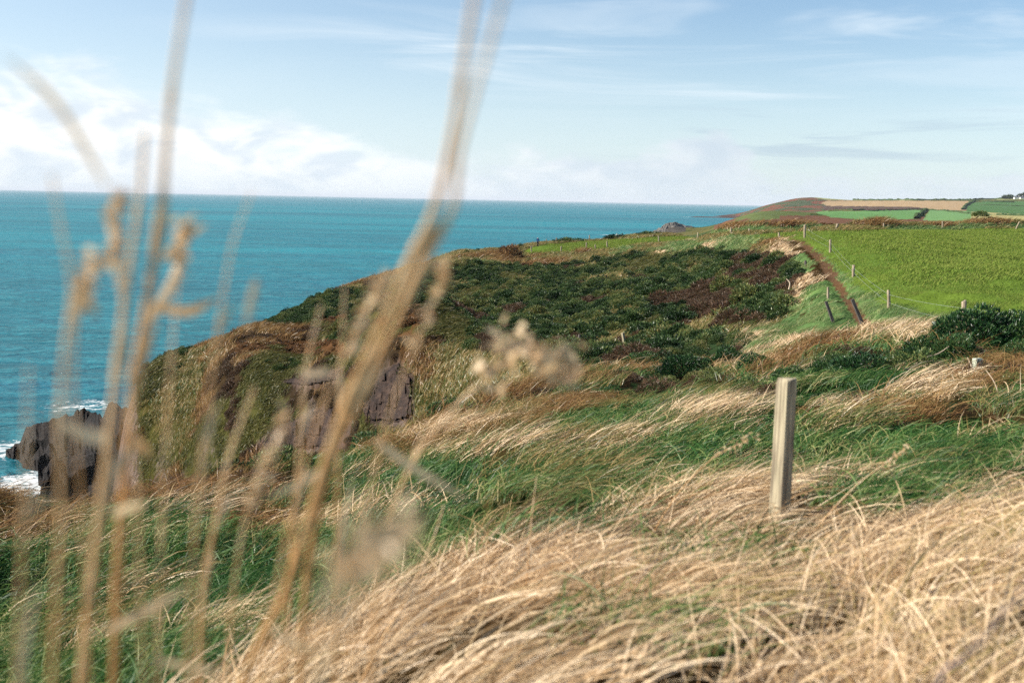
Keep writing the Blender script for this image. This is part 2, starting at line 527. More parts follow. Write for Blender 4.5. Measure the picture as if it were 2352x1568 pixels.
def region(x, y, z, jitter=True):
    d = np.hypot(x, y)
    u, v = project(np.stack([x, y, z + GRASS_H * np.clip((60 - d) / 45, 0, 1)], -1))
    az = np.arctan2(x, y); ld = np.log(np.maximum(d, 0.3))
    j = 14 * (fbm(az * 40, ld * 14, 31, 3) - 0.5) * 2.2 + 26 * (fbm(az * 12 + 9, ld * 4, 33, 2) - 0.5)
    uj, vj = u + j * 1.2, v + j * 0.5
    n1 = fbm(az * 17 + 3.1, ld * 5.5, 41, 4)
    n2 = fbm(az * 34 + 7.7, ld * 11, 43, 4)
    T = np.full(x.shape, T_MIX)
    left = d > 75
    # far side of the cove
    olive = left & (u < 1000)
    T = np.where(olive, T_OLIVE, T)
    T = np.where(left & (u >= 1000) & (u < 1900), T_MIX, T)
    T = np.where(olive & (n1 > 0.50) & (v < 860), T_GORSE, T)
    T = np.where(olive & (n1 < 0.40), np.where(n2 > 0.5, T_BROWN, T_BRAMBLE), T)
    T = np.where(olive & (n2 > 0.62), T_MIX, T)
    T = np.where(left & inpoly(uj, vj, GORSE), np.where(n1 > 0.63, T_BRAMBLE, np.where(n1 < 0.36, T_OLIVE, np.where(n2 > 0.70, T_MIX, T_GORSE))), T)
    for (cu, cv, ru, rv) in ((968, 728, 52, 24), (905, 740, 40, 14), (790, 738, 60, 16), (735, 800, 150, 20), (560, 800, 50, 14), (930, 775, 40, 14)):
        m = ((u - cu) / ru) ** 2 + ((v - cv) / rv) ** 2 < 0.45 + 1.3 * (n2 - 0.2)
        T = np.where(left & m & (n2 > 0.38), T_BRACKEN, T)
    for (cu, cv, ru, rv) in ((1150, 790, 90, 22), (1000, 785, 40, 14)):
        m = ((u - cu) / ru) ** 2 + ((v - cv) / rv) ** 2 < 1.0
        T = np.where(left & m & (n2 > 0.42), T_BRAMBLE, T)
    mid = (d > 38) & (d <= 300)
    midlow = (d > 36) & (d <= 78) & (u > 1250) & (v > 770)
    T = np.where(midlow, np.where(n1 > 0.54, T_GORSE, np.where(n1 < 0.42, T_MIX, T_BRAMBLE)), T)
    T = np.where(mid & inpoly(uj, vj, BRAM), np.where(n2 < 0.46, T_GORSE, np.where(n2 > 0.62, T_OLIVE, T_BRAMBLE)), T)
    T = np.where(mid & inpoly(uj, vj, RIM), np.where(n1 > 0.58, T_BROWN, np.where(n1 > 0.50, T_MIX, np.where(n2 > 0.6, T_TAN, T_VERGE))), T)
    T = np.where(mid & inpoly(uj, vj, VERGE_L), np.where(n1 > 0.60, T_TAN, T_VERGE), T)
    pb, _ = polyline_dist(x, y, PATHBANK)
    T = np.where(mid & (pb < 1.3) & (n2 > 0.48), T_TAN, T)
    T = np.where(mid & (u > 1720) & (u < 1860) & (v > 760), np.where(n1 > 0.5, T_TAN, T_VERGE), T)
    T = np.where(mid & inpoly(u, v, VERGE_R), T_VERGE, T)
    T = np.where((d > 36) & inpoly(u, v, FIELD), T_FIELD, T)
    T = np.where((d > 150) & inpoly(u, v, FARF), T_FIELD, T)
    for poly in ROCKS:
        T = np.where((d > 80) & inpoly(uj, vj, poly), T_ROCK, T)
    b, sg = polyline_dist(x, y, BANK)
    inner = sg < 0
    T = np.where((d > 120) & (b < 4.2) & (u > 1640), np.where((b < 1.5 + 1.5 * (n2 - .5)) | (~inner), np.where(n2 > 0.60, T_BRACKEN, np.where(n2 < 0.44, T_MIX, T_BROWN)), T_VERGE), T)
    # this side of the cove
    nearz = d <= 38
    T = np.where(nearz, np.where(n1 > 0.68, T_TAN, np.where(n1 < 0.54, T_GREEN, np.where(n2 > 0.55, T_BROWN, T_MIX))), T)
    T = np.where(nearz & (d < 17) & (u < 1900), np.where((n1 > 0.70), T_TAN, np.where(n1 > 0.65, T_MIX, T_GREEN)), T)
    T = np.where(nearz & (d < 14) & (u >= 1900), np.where((n1 > 0.64), T_TAN, T_GREEN), T)
    T = np.where(nearz & (d < 13) & (u < 900), np.where(n1 > 0.70, T_TAN, T_GREEN), T)
    for (cu, cv, ru, rv) in ((1110, 1040, 90, 22), (1330, 1105, 130, 13), (1620, 950, 70, 26), (2060, 775, 150, 20), (1470, 1030, 60, 22)):
        m = ((u - cu) / ru) ** 2 + ((v - cv) / rv) ** 2 < 0.5 + (n2 - 0.1)
        T = np.where((d > 8) & (d < 45) & m, T_TAN, T)
    for (cu, cv, ru, rv) in ((1700, 1020, 150, 50), (1150, 1140, 300, 40), (2150, 1080, 280, 70), (650, 1280, 220, 60), (350, 1400, 500, 90), (1300, 980, 120, 26)):
        m = ((u - cu) / ru) ** 2 + ((v - cv) / rv) ** 2 < 0.6 + (n2 - 0.2)
        T = np.where((d > 5) & (d < 22) & m & (n1 < 0.62), T_GREEN, T)
    T = np.where((d > 12.5) & (d < 40) & (u < 620), np.where(n1 < 0.44, T_GREEN, np.where(n1 > 0.52, T_BROWN, T_TAN)), T)
    T = np.where((d > 12) & (d < 38) & inpoly(uj, vj, BROWNB), np.where(n1 > 0.48, T_BROWN, np.where(n1 < 0.38, T_GREEN, T_TAN)), T)
    for (cu, cv, ru, rv) in ((1960, 838, 190, 34), (2180, 835, 260, 40), (1560, 885, 220, 30), (1760, 905, 90, 26), (1250, 930, 150, 30), (1420, 905, 110, 22), (2300, 870, 200, 30), (2100, 930, 220, 26), (560, 1120, 260, 34)):
        m = ((u - cu) / ru) ** 2 + ((v - cv) / rv) ** 2 < 0.7 + (n2 - 0.5)
        T = np.where((d > 14) & (d < 48) & m, np.where(n1 > 0.60, T_BROWN, np.where(n2 > 0.55, T_BRAMBLE, np.where(n1 < 0.52, T_GORSE, T_GREEN))), T)
    edge = np.interp(u, [p[0] for p in TANEDGE], [p[1] for p in TANEDGE])
    tan = (v + j * 2.0 > edge) & (d < 10)
    T = np.where(tan, np.where(n2 < 0.30, T_GREEN, T_TAN), T)
    T = np.where((np.hypot(x - 1.55, y - 4.95) < 0.34) & (d < 9), T_GREEN, T)  # dark green patch right of the near post stands in for its shadow
    p, _ = polyline_dist(x, y, PATH)
    T = np.where((p < 0.28 + 0.30 * (n2 - 0.4)) & (d > 44), T_PATH, T)
    return T


TCOL = {T_NONE: '#4a4a30', T_TAN: '#3c2e1c', T_GREEN: '#182612', T_MIX: '#454024', T_BROWN: '#4a3624', T_VERGE: '#5a7446', T_FIELD: '#586e2e', T_GORSE: '#2c3c26',  # soil under the dry grass darkened to put shade into gaps between blades
        T_BRACKEN: '#553c28', T_BRAMBLE: '#352b20', T_OLIVE: '#474626', T_PATH: '#604a38', T_ROCK: '#5f4f4a', T_FAR: '#5a6a40'}
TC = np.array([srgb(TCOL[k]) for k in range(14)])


def land_material(name, rock=False, field=False, strength=1.0):
    m, t = new_mat(name)
    pos = t.n('ShaderNodeNewGeometry').outputs['Position']
    col = t.n('ShaderNodeAttribute', attribute_name='Col').outputs['Color']
    n1 = t.noise(pos, 0.9, 6, 0.6)
    n2 = t.noise(pos, 0.12, 4, 0.5)
    c = t.mix(t.smooth(n1, 0.3, 0.7, 0.0, 0.75 * strength), col, t.mix(1.0, col, (0.45, 0.48, 0.42, 1), 'MULTIPLY'))
    c = t.mix(t.smooth(n2, 0.45, 0.75, 0.0, 0.5), c, t.mix(1.0, c, (1.35, 1.2, 0.9, 1), 'MULTIPLY'))
    nrm = None
    if rock:
        ge = t.n('ShaderNodeNewGeometry')
        sp = t.n('ShaderNodeSeparateXYZ', ins={0: ge.outputs['Normal']})
        steep = t.smooth(t.math('ADD', sp.outputs[2], t.math('MULTIPLY', t.math('SUBTRACT', n1, 0.5), 0.35)), 0.50, 0.40)
        sz = t.noise(t.scale3(pos, (1.1, 1.1, 0.22)), 1.1, 7, 0.65, 0.4)
        rc = t.ramp(sz, [(0.25, (0.020, 0.016, 0.017)), (0.45, (0.085, 0.062, 0.056)), (0.62, (0.17, 0.13, 0.115)), (0.8, (0.26, 0.20, 0.17))])
        c = t.mix(steep, c, rc)
    bh = t.math('ADD', t.math('MULTIPLY', n1, 0.5), t.noise(pos, 5.0, 4, 0.6))
    bump = t.n('ShaderNodeBump', ins={'Height': bh, 'Strength': 0.6, 'Distance': 0.25})
    b = t.n('ShaderNodeBsdfDiffuse', ins={0: c, 'Normal': bump.outputs[0]})
    t.n('ShaderNodeOutputMaterial', ins={0: b})
    return m


def grid_faces(na, nl):
    I = np.arange(na * nl).reshape(na, nl)
    return np.stack([I[:-1, :-1], I[1:, :-1], I[1:, 1:], I[:-1, 1:]], -1).reshape(-1, 4)


def split_land(V, F, C, groups):
    """one sheet cut into pieces of the setting along the borders of its regions"""
    for name, mask, mat in groups:
        f = F[mask]
        if not len(f):
            continue
        used, inv = np.unique(f.ravel(), return_inverse=True)
        link(name, mesh_np(name, V[used], inv.reshape(-1, 4), attrs={'Col': C[used]}), mat, kind='structure')


M_land = land_material('rough ground soil and thatch', rock=True)
M_field = land_material('pasture turf', strength=0.6)
M_path = land_material('bare earth path', strength=0.5)
V = np.stack([NX, NY, NZ], -1).reshape(-1, 3)
F = grid_faces(*NX.shape)
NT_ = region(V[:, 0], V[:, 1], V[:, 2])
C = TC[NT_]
fx = V[F].mean(1)
ft = region(fx[:, 0], fx[:, 1], fx[:, 2])
fd = np.hypot(fx[:, 0], fx[:, 1])
under = fx[:, 2] < -5
is_field = (ft == T_FIELD) & (fd < 150) | ((ft == T_FIELD) & (project(fx)[0] > 1660))
is_farf = (ft == T_FIELD) & ~is_field
is_path = ft == T_PATH
fu, fv = project(fx)
hill = (fd > 52) & (fu < 1840) & ~is_field & ~is_farf & ~is_path
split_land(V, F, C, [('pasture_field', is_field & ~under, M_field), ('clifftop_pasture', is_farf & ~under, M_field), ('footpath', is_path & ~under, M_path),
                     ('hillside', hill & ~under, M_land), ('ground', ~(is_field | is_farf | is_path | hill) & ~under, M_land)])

# ------------------------------------------------------------------ the coast beyond
far_uvd = [
    (1546, 521, 1390), (1512, 538, 1350), (1570, 524, 1370), (1600, 527, 1300), (1635, 528, 1200), (1600, 545, 800), (1650, 532, 900),
    (1660, 511, 1250), (1700, 500, 1220), (1740, 489, 1250), (1790, 486, 1220), (1835, 490, 1160), (1700, 522, 950), (1800, 516, 900), (1900, 512, 980), (1950, 519, 850),
    (1850, 502, 1080), (2000, 524, 700), (2352, 524, 650), (2700, 524, 650), (1880, 491, 1500), (2000, 503, 1150), (1900, 486, 1900), (2000, 485, 2000), (2120, 483, 2050), (2100, 501, 1250),
    (2250, 505, 1150), (2250, 490, 1800), (2352, 505, 1100), (2352, 494, 1900), (2700, 500, 1200), (2700, 492, 2000),
    (1712, 492, 3420), (1735, 483, 3420), (1765, 471, 3460), (1800, 463, 3520), (1835, 455, 3600), (1862, 453, 3650), (1905, 457, 3800), (1950, 460, 3700), (2100, 459, 3600), (2230, 459, 3600),
    (2352, 456, 3700), (2700, 450, 3700), (1900, 474, 3050), (2000, 473, 2900), (2100, 477, 2700), (2230, 484, 2450), (2352, 478, 2900), (2700, 474, 2900), (1850, 480, 2850), (1800, 484, 2750),
    (1760, 487, 2900),
]
far_uzd = [
    (1485, -43, 1340), (1440, -46, 1340), (1480, -46, 1000), (1450, -46, 600), (1560, -30, 600), (1500, -46, 1700), (1560, -44, 1550), (1620, -44, 1600), (1690, -42, 1750), (1730, -43, 2100),
    (1690, -44, 2500), (1690, -42, 3380), (1660, -43, 3450), (1600, -46, 3000), (1640, -44, 4200), (1760, -42, 4600), (1860, 0, 4600), (2100, 20, 4600), (2352, 30, 4600), (2700, 30, 4600),
    (1500, -46, 4600), (1300, -60, 1500), (1300, -60, 4000), (1300, -60, 500), (1780, -25, 1900), (1840, -20, 1750),
    (1700, -13, 330), (2000, -9, 330), (2352, -7, 330), (2700, -7, 330), (1560, -34, 340),
    (2000, -14, 480), (2352, -12, 480),
]
for u, v, d in [(1740, 489, 1250), (1790, 486, 1220), (1700, 500, 1220)]:
    far_uvd += [(u, v + 3, d * 1.06)]
far_fit = fit_land(far_uvd, far_uzd)
AZ_F = np.radians(np.arange(2.5, 34, 0.055))
LD_F = np.log(np.geomspace(300, 4600, 230))


def far_extra(x, y, d):
    z = (fbm(x / 60, y / 60, 21, 4) - 0.5) * 5.0 * np.clip((d - 300) / 600, 0, 1)
    a = np.degrees(np.arctan2(x, y))
    rocky = np.clip(1 - np.abs(d - 1360) / 160, 0, 1) * np.clip(1 - np.abs(a - 7.6) / 2.0, 0, 1)
    rid = np.abs(fbm(x / 16, y / 16, 23, 4) - 0.5) * 2
    return z + rocky * (0.3 - rid) * 9.0


FX, FY, FZ = grid_height(far_fit, AZ_F, LD_F, far_extra)
# the low spit in front of the far headland
sp_d, _ = polyline_dist(FX, FY, world_line([(1600, 497, 3420), (1650, 498, 3420), (1700, 499, 3400)]))
FZ = np.maximum(FZ, 3.4 - sp_d * 0.16)
FZ = np.maximum(FZ, -6)
V = np.stack([FX, FY, FZ], -1).reshape(-1, 3)
F = grid_faces(*FX.shape)


def far_color(P):
    x, y, z = P.T
    d = np.hypot(x, y)
    u, v = project(P)
    n1 = fbm(x / 45, y / 45, 51, 4); n2 = fbm(x / 14, y / 14, 53, 3)
    C = np.where((n1 > 0.52)[:, None], srgb('#5d5a36'), srgb('#3f4d2d')) * (0.75 + 0.5 * n2)[:, None]
    R_ = np.zeros(len(P), int)
    red = (d > 600) & (d < 1300) & (u > 1640) & (v > 503 - (u > 1790) * 8) & (n1 < 0.56)
    C = np.where(red[:, None], np.array(srgb('#64493a')) * (0.7 + 0.6 * n2)[:, None], C)
    crest = (d > 850) & (d < 1300) & (u > 1640) & (u < 1860) & ~red
    C = np.where(crest[:, None], np.array(srgb('#56613c')) * (0.7 + 0.6 * n2)[:, None], C)
    head = (d > 2300) & (u < 1960)
    C = np.where(head[:, None], np.where((n1 > 0.50)[:, None], srgb('#6e4638'), srgb('#46503a')) * (0.75 + 0.5 * n2)[:, None], C)
    heath = (d > 2000) & (u >= 1890) & (u < 2130) & (v > 472)
    C = np.where(heath[:, None], np.array(srgb('#54453e')) * (0.7 + 0.6 * n2)[:, None], C)
    stub = (d > 2300) & inpoly(u, v, [(1885, 467), (1900, 461), (2100, 461), (2232, 462), (2215, 472), (2222, 488), (2160, 485), (2110, 476), (2000, 474), (1900, 473)])
    C = np.where(stub[:, None], np.array(srgb('#a0896a')) * (0.92 + 0.16 * n2)[:, None], C); R_[stub] = 1
    strip = (d > 2300) & inpoly(u, v, [(1868, 454), (2000, 455), (2352, 452), (2352, 458), (1960, 460), (1900, 459)])
    C = np.where(strip[:, None], np.array(srgb('#8f9465')), C)
    green = (d > 800) & (d < 2300) & inpoly(u, v, [(1870, 486), (2132, 482), (2108, 503), (2000, 506), (1915, 500), (1880, 491)])
    C = np.where(green[:, None], np.array(srgb('#5f8452')) * (0.92 + 0.16 * n2)[:, None], C); R_[green] = 2
    green2 = (d > 800) & (d < 2300) & inpoly(u, v, [(2136, 482), (2500, 496), (2900, 500), (2900, 530), (2120, 506)])
    C = np.where(green2[:, None], np.where((u > 2230)[:, None], srgb('#9c9466'), srgb('#688a5a')) * (0.92 + 0.16 * n2)[:, None], C); R_[green2] = 3
    green3 = (d > 2000) & inpoly(u, v, [(2222, 488), (2217, 474), (2236, 464), (2900, 455), (2900, 500), (2400, 494)])
    C = np.where(green3[:, None], np.array(srgb('#48683e')), C); R_[green3] = 4
    low = (z < 6.0) & (z > -6)
    C = np.where((low & (u < 1720))[:, None], np.array(srgb('#4a3c3a')) * (0.5 + n2)[:, None], C)
    rock = (np.abs(d - 1370) < 110) & (u < 1575)
    C = np.where(rock[:, None], np.array(srgb('#4c4844')) * (0.45 + 1.0 * n2)[:, None], C)
    return C, R_


C, FR = far_color(V)
fc = V[F].mean(1)
_, fr = far_color(fc)
under = fc[:, 2] < -5.9
M_far = land_material('far heath and turf', rock=False, strength=0.35)
split_land(V, F, C, [('headland', (fr == 0) & ~under, M_far), ('stubble_field', (fr == 1) & ~under, M_far), ('green_field', (fr == 2) & ~under, M_far),
                     ('green_field', (fr == 3) & ~under, M_far), ('green_field', (fr == 4) & ~under, M_far)])


# ------------------------------------------------------------------ the sea
def sea_material():
    m, t = new_mat('sea water')
    pos = t.n('ShaderNodeNewGeometry').outputs['Position']
    sep = t.n('ShaderNodeSeparateXYZ', ins={0: pos})
    dist = t.math('POWER', t.math('ADD', t.math('MULTIPLY', sep.outputs[0], sep.outputs[0]), t.math('MULTIPLY', sep.outputs[1], sep.outputs[1])), 0.5)
    wv = t.scale3(pos, (0.55, 1.0, 1.0))
    w1 = t.noise(wv, 0.16, 3, 0.55, 0.6)
    w2 = t.noise(wv, 0.62, 3, 0.6, 0.5)
    w3 = t.noise(t.scale3(pos, (0.5, 1, 1)), 0.035, 3, 0.5, 0.3)
    h = t.math('ADD', t.math('ADD', t.math('MULTIPLY', w1, 1.6), t.math('MULTIPLY', w2, 0.55)), t.math('MULTIPLY', w3, 4.0))
    fade = t.smooth(dist, 200, 5000, 1.0, 0.45)
    bump = t.n('ShaderNodeBump', ins={'Height': h, 'Strength': fade, 'Distance': 1.3})
    patch = t.noise(t.scale3(pos, (0.22, 1, 1)), 0.0028, 6, 0.62, 0.5)
    patch2 = t.noise(t.scale3(pos, (0.35, 1, 1)), 0.02, 4, 0.6, 0.4)
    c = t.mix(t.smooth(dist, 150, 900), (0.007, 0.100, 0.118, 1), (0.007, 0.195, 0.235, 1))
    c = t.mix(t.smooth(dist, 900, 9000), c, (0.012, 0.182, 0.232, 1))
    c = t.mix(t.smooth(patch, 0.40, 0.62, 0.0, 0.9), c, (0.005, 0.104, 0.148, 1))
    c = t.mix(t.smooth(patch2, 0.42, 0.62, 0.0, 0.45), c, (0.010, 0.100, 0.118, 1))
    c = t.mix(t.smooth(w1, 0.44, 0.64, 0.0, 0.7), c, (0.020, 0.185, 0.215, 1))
    # foam round the rocks
    foam = None
    for (u, v, d_, rx, ry, k) in FOAM:
        p = at(u, v, d_)
        dx = t.math('DIVIDE', t.math('SUBTRACT', sep.outputs[0], float(p[0])), rx)
        dy = t.math('DIVIDE', t.math('SUBTRACT', sep.outputs[1], float(p[1])), ry)
        r = t.math('POWER', t.math('ADD', t.math('MULTIPLY', dx, dx), t.math('MULTIPLY', dy, dy)), 0.5)
        q = t.smooth(r, 1.0, 0.1, 0.0, k)
        foam = q if foam is None else t.math('MAXIMUM', foam, q)
    fn = t.noise(pos, 0.36, 7, 0.68, 1.6)
    fm = t.smooth(t.math('ADD', fn, t.math('MULTIPLY', foam, 0.40)), 0.70, 0.86)
    wc = t.noise(t.scale3(pos, (0.5, 1, 1)), 0.23, 5, 0.55, 0.2)
    fm = t.math('MAXIMUM', fm, t.smooth(wc, 0.745, 0.80, 0.0, 0.8))
    c = t.mix(fm, c, (0.72, 0.74, 0.72, 1))
    rough = t.math('ADD', t.smooth(dist, 200, 8000, 0.16, 0.42), t.math('MULTIPLY', fm, 0.4), clamp=True)
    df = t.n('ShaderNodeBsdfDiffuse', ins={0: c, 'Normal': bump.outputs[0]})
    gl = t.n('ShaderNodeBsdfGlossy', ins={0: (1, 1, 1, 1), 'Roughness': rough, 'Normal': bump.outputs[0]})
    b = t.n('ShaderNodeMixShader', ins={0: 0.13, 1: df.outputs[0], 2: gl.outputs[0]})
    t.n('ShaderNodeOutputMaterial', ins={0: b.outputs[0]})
    return m


FOAM = [(60, 1090, 165, 12, 18, 0.85), (20, 1020, 190, 12, 15, 0.72), (190, 905, 225, 13, 15, 0.62), (120, 1180, 148, 10, 10, 0.85), (150, 1010, 178, 7, 5, 0.95),
        (1440, 543, 1370, 34, 26, 1.5), (1418, 542.5, 1400, 40, 10, 1.3), (1620, 497, 3450, 120, 26, 1.5)]
SR = np.geomspace(60, 90000, 60)
SA = np.radians(np.linspace(0, 360, 181))
sv = np.stack([np.outer(np.sin(SA), SR), np.outer(np.cos(SA), SR), np.zeros((181, 60))], -1).reshape(-1, 3)
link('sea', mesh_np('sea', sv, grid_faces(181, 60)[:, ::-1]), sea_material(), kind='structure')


# ------------------------------------------------------------------ plants: meshes
def clump(n, L, w, rad, th0, th1, seed, spread=0.5, segs=4, lvar=0.35, wind=0.0, curl=0.25):
    """n bent blades rooted in a disc; angles are measured from the vertical, wind blows along +X"""
    g = np.random.default_rng(seed)
    r = rad * np.sqrt(g.random(n)); a = g.random(n) * 2 * math.pi
    root = np.stack([r * np.cos(a), r * np.sin(a), -0.03 * np.ones(n)], -1)
    phi = wind + g.normal(0, spread, n)
    len_ = L * (1 - lvar + 2 * lvar * g.random(n))
    a0 = th0 + g.normal(0, 0.14, n); a1 = th1 + g.normal(0, 0.20, n)
    dphi = g.normal(0, curl, n)
    P = [root]
    p = root.copy()
    for k in range(segs):
        f = (k + 0.5) / segs
        th = a0 + (a1 - a0) * f
        ph = phi + dphi * f
        step = np.stack([np.sin(th) * np.cos(ph), np.sin(th) * np.sin(ph), np.cos(th)], -1) * (len_ / segs)[:, None]
        p = p + step
        P.append(p.copy())
    P = np.stack(P, 1)                                        # n, segs+1, 3
    fa = g.random(n) * math.pi
    side = np.stack([np.cos(fa) * -np.sin(phi), np.cos(fa) * np.cos(phi), np.sin(fa) * 0.8], -1)
    side /= np.linalg.norm(side, axis=-1, keepdims=True)
    prof = np.array([0.75, 1.0, 0.85, 0.55, 0.05, 0.02])[:segs + 1] if segs == 4 else 1 - 0.93 * np.linspace(0, 1, segs + 1) ** 1.8
    wd = w * (0.7 + 0.6 * g.random(n))
    off = side[:, None, :] * (wd[:, None] * prof[None])[..., None] * 0.5
    V = np.stack([P - off, P + off], 2).reshape(-1, 3)        # n*(segs+1)*2
    base = (np.arange(n) * (segs + 1) * 2)[:, None]
    k = np.arange(segs)[None] * 2
    F = np.stack([base + k, base + k + 1, base + k + 3, base + k + 2], -1).reshape(-1, 4)
    tint = np.repeat(g.random(n), (segs + 1) * 2)
    return V, F, tint


def spray_ball(n, rx, rz, size, seed, lobes=5, needles=3, up=0.35, slim=0.30, lump=0.42):
    """a bush of many small pointed sprays spread through a lumpy volume"""
    g = np.random.default_rng(seed)
    dirs = g.normal(size=(n, 3)); dirs[:, 2] = np.abs(dirs[:, 2]) * 0.9 + 0.02
    dirs /= np.linalg.norm(dirs, axis=1, keepdims=True)
    lob = g.normal(size=(lobes * 3, 3)); lob[:, 2] = np.abs(lob[:, 2]); lob /= np.linalg.norm(lob, axis=1, keepdims=True)
    bump = np.max(np.clip((dirs @ lob.T - 0.72) / 0.28, 0, 1) * (0.5 + 0.5 * g.random(lobes * 3))[None], axis=1)
    rr = (1.08 - lump + lump * bump) * (1 - 0.42 * g.random(n) ** 2.2)
    c = dirs * rr[:, None] * np.array([rx, rx, rz])
    V, F, T = [], [], []
    tt = g.random(n)
    for k in range(needles):
        dd = dirs + g.normal(0, 0.55, (n, 3)); dd[:, 2] += up
        dd /= np.linalg.norm(dd, axis=1, keepdims=True)
        sd_ = np.cross(dd, g.normal(size=(n, 3))); sd_ /= np.linalg.norm(sd_, axis=1, keepdims=True)
        L = size * (0.6 + 0.8 * g.random(n))[:, None]
        w = L * slim
        V += [c - sd_ * w * 0.5, c + sd_ * w * 0.5, c + dd * L]
    V = np.stack(V, 1).reshape(-1, 3)
    F = np.arange(len(V)).reshape(-1, 3)
    T = np.repeat(tt, needles * 3)
    return V, F, T


def core_ball(rx, rz, seed, nu=14, nv=7):
    g = np.random.default_rng(seed)
    th = np.linspace(0, 2 * math.pi, nu, endpoint=False); ph = np.linspace(-0.2, 1.5, nv)
    T_, P_ = np.meshgrid(th, ph, indexing='ij')
    r = 1 + 0.25 * (g.random(T_.shape) - 0.5)
    V = np.stack([rx * r * np.cos(P_) * np.cos(T_), rx * r * np.cos(P_) * np.sin(T_), rz * r * np.sin(P_)], -1).reshape(-1, 3)
    I = np.arange(nu * nv).reshape(nu, nv)
    J = np.roll(I, -1, 0)
    F = np.stack([I[:, :-1], J[:, :-1], J[:, 1:], I[:, 1:]], -1).reshape(-1, 4)
    return V, F


def plant_mat(name, stops, transl=0.3, gloss=0.04, noise_scale=0.35, shift=None, rough=0.38, rand=0.3):
    m, t = new_mat(name)
    ti = t.n('ShaderNodeAttribute', attribute_name='tint').outputs['Fac']
    rnd = t.n('ShaderNodeObjectInfo').outputs['Random']
    pos = t.n('ShaderNodeNewGeometry').outputs['Position']
    f = t.math('ADD', t.math('MULTIPLY', ti, 1 - rand), t.math('MULTIPLY', rnd, rand))
    nz = t.noise(pos, noise_scale, 3, 0.55)
    f = t.math('ADD', f, t.math('MULTIPLY', t.math('SUBTRACT', nz, 0.5), 1.1), clamp=True)
    c = t.ramp(f, stops)
    d = t.n('ShaderNodeBsdfDiffuse', ins={0: c})
    tr = t.n('ShaderNodeBsdfTranslucent', ins={0: c})
    s = t.n('ShaderNodeMixShader', ins={0: transl, 1: d.outputs[0], 2: tr.outputs[0]})
    if gloss > 0:
        g = t.n('ShaderNodeBsdfGlossy', ins={0: (1, 1, 1, 1), 'Roughness': rough})
        s = t.n('ShaderNodeMixShader', ins={0: gloss, 1: s.outputs[0], 2: g.outputs[0]})
    t.n('ShaderNodeOutputMaterial', ins={0: s.outputs[0]})
    return m


def st(*hexes):
    n = len(hexes)
    return [(i / (n - 1), srgb(h)) for i, h in enumerate(hexes)]


M_tan = plant_mat('dry straw grass', st('#46321e', '#8c6c46', '#c8a880', '#eed6b4', '#ceb28a', '#7c703c'), 0.18, 0.02)
M_green = plant_mat('lush green grass', st('#0f2c10', '#1a4018', '#2b5622', '#466a30', '#6e8044', '#a89a68'), 0.28, 0.02, rough=0.5)
M_mix = plant_mat('mixed rough grass', st('#2c4a22', '#4c5e2c', '#7a6c3e', '#a08456', '#3e5c2c', '#b4966a'), 0.25, 0.02)
M_brown = plant_mat('dead brown grass', st('#3c2a1a', '#664628', '#8a643e', '#76643a', '#a48054', '#4c4a28'), 0.22, 0.02)
M_verge = plant_mat('combed verge grass', st('#32522a', '#446832', '#5e7c42', '#7e9058', '#a09c6a', '#4e682e'), 0.3, 0.02, rough=0.5)
M_fieldg = plant_mat('short pasture grass', st('#546a2c', '#607632', '#6a7e36', '#76843e', '#828846', '#5a702e'), 0.3, 0.0, 0.22)
M_gorse = plant_mat('gorse foliage', st('#1a2a18', '#283c22', '#3a502c', '#52663a', '#7c804a', '#6c5c38'), 0.15, 0.02, 0.12, rand=0.6)
M_brack = plant_mat('russet bracken', st('#50382a', '#6a4a34', '#805c40', '#94744e', '#605034', '#463828'), 0.3, 0.02)
M_bramb = plant_mat('dark bramble', st('#2a2018', '#43342a', '#5c4636', '#7a5e48', '#3a3c26', '#4a3a2a'), 0.2, 0.02)
M_olive = plant_mat('olive cliff grass', st('#2c361c', '#404624', '#58562e', '#6e643a', '#384a22', '#4a4028'), 0.2, 0.01, 0.12)

SRC = bpy.data.collections.new('plant_sources')     # not linked to the scene: only the sources of the scattered cover


def variants(name, maker, mat, count=5):
    col = bpy.data.collections.new('src_' + name)
    for i in range(count):
        V_, F_, T_ = maker(i)
        me = mesh_np(name + '_src', V_, F_, smooth=False, attrs={'tint': T_})
        me.materials.append(mat)
        o = bpy.data.objects.new('%s_src_%02d' % (name, i), me)
        col.objects.link(o)
    return col


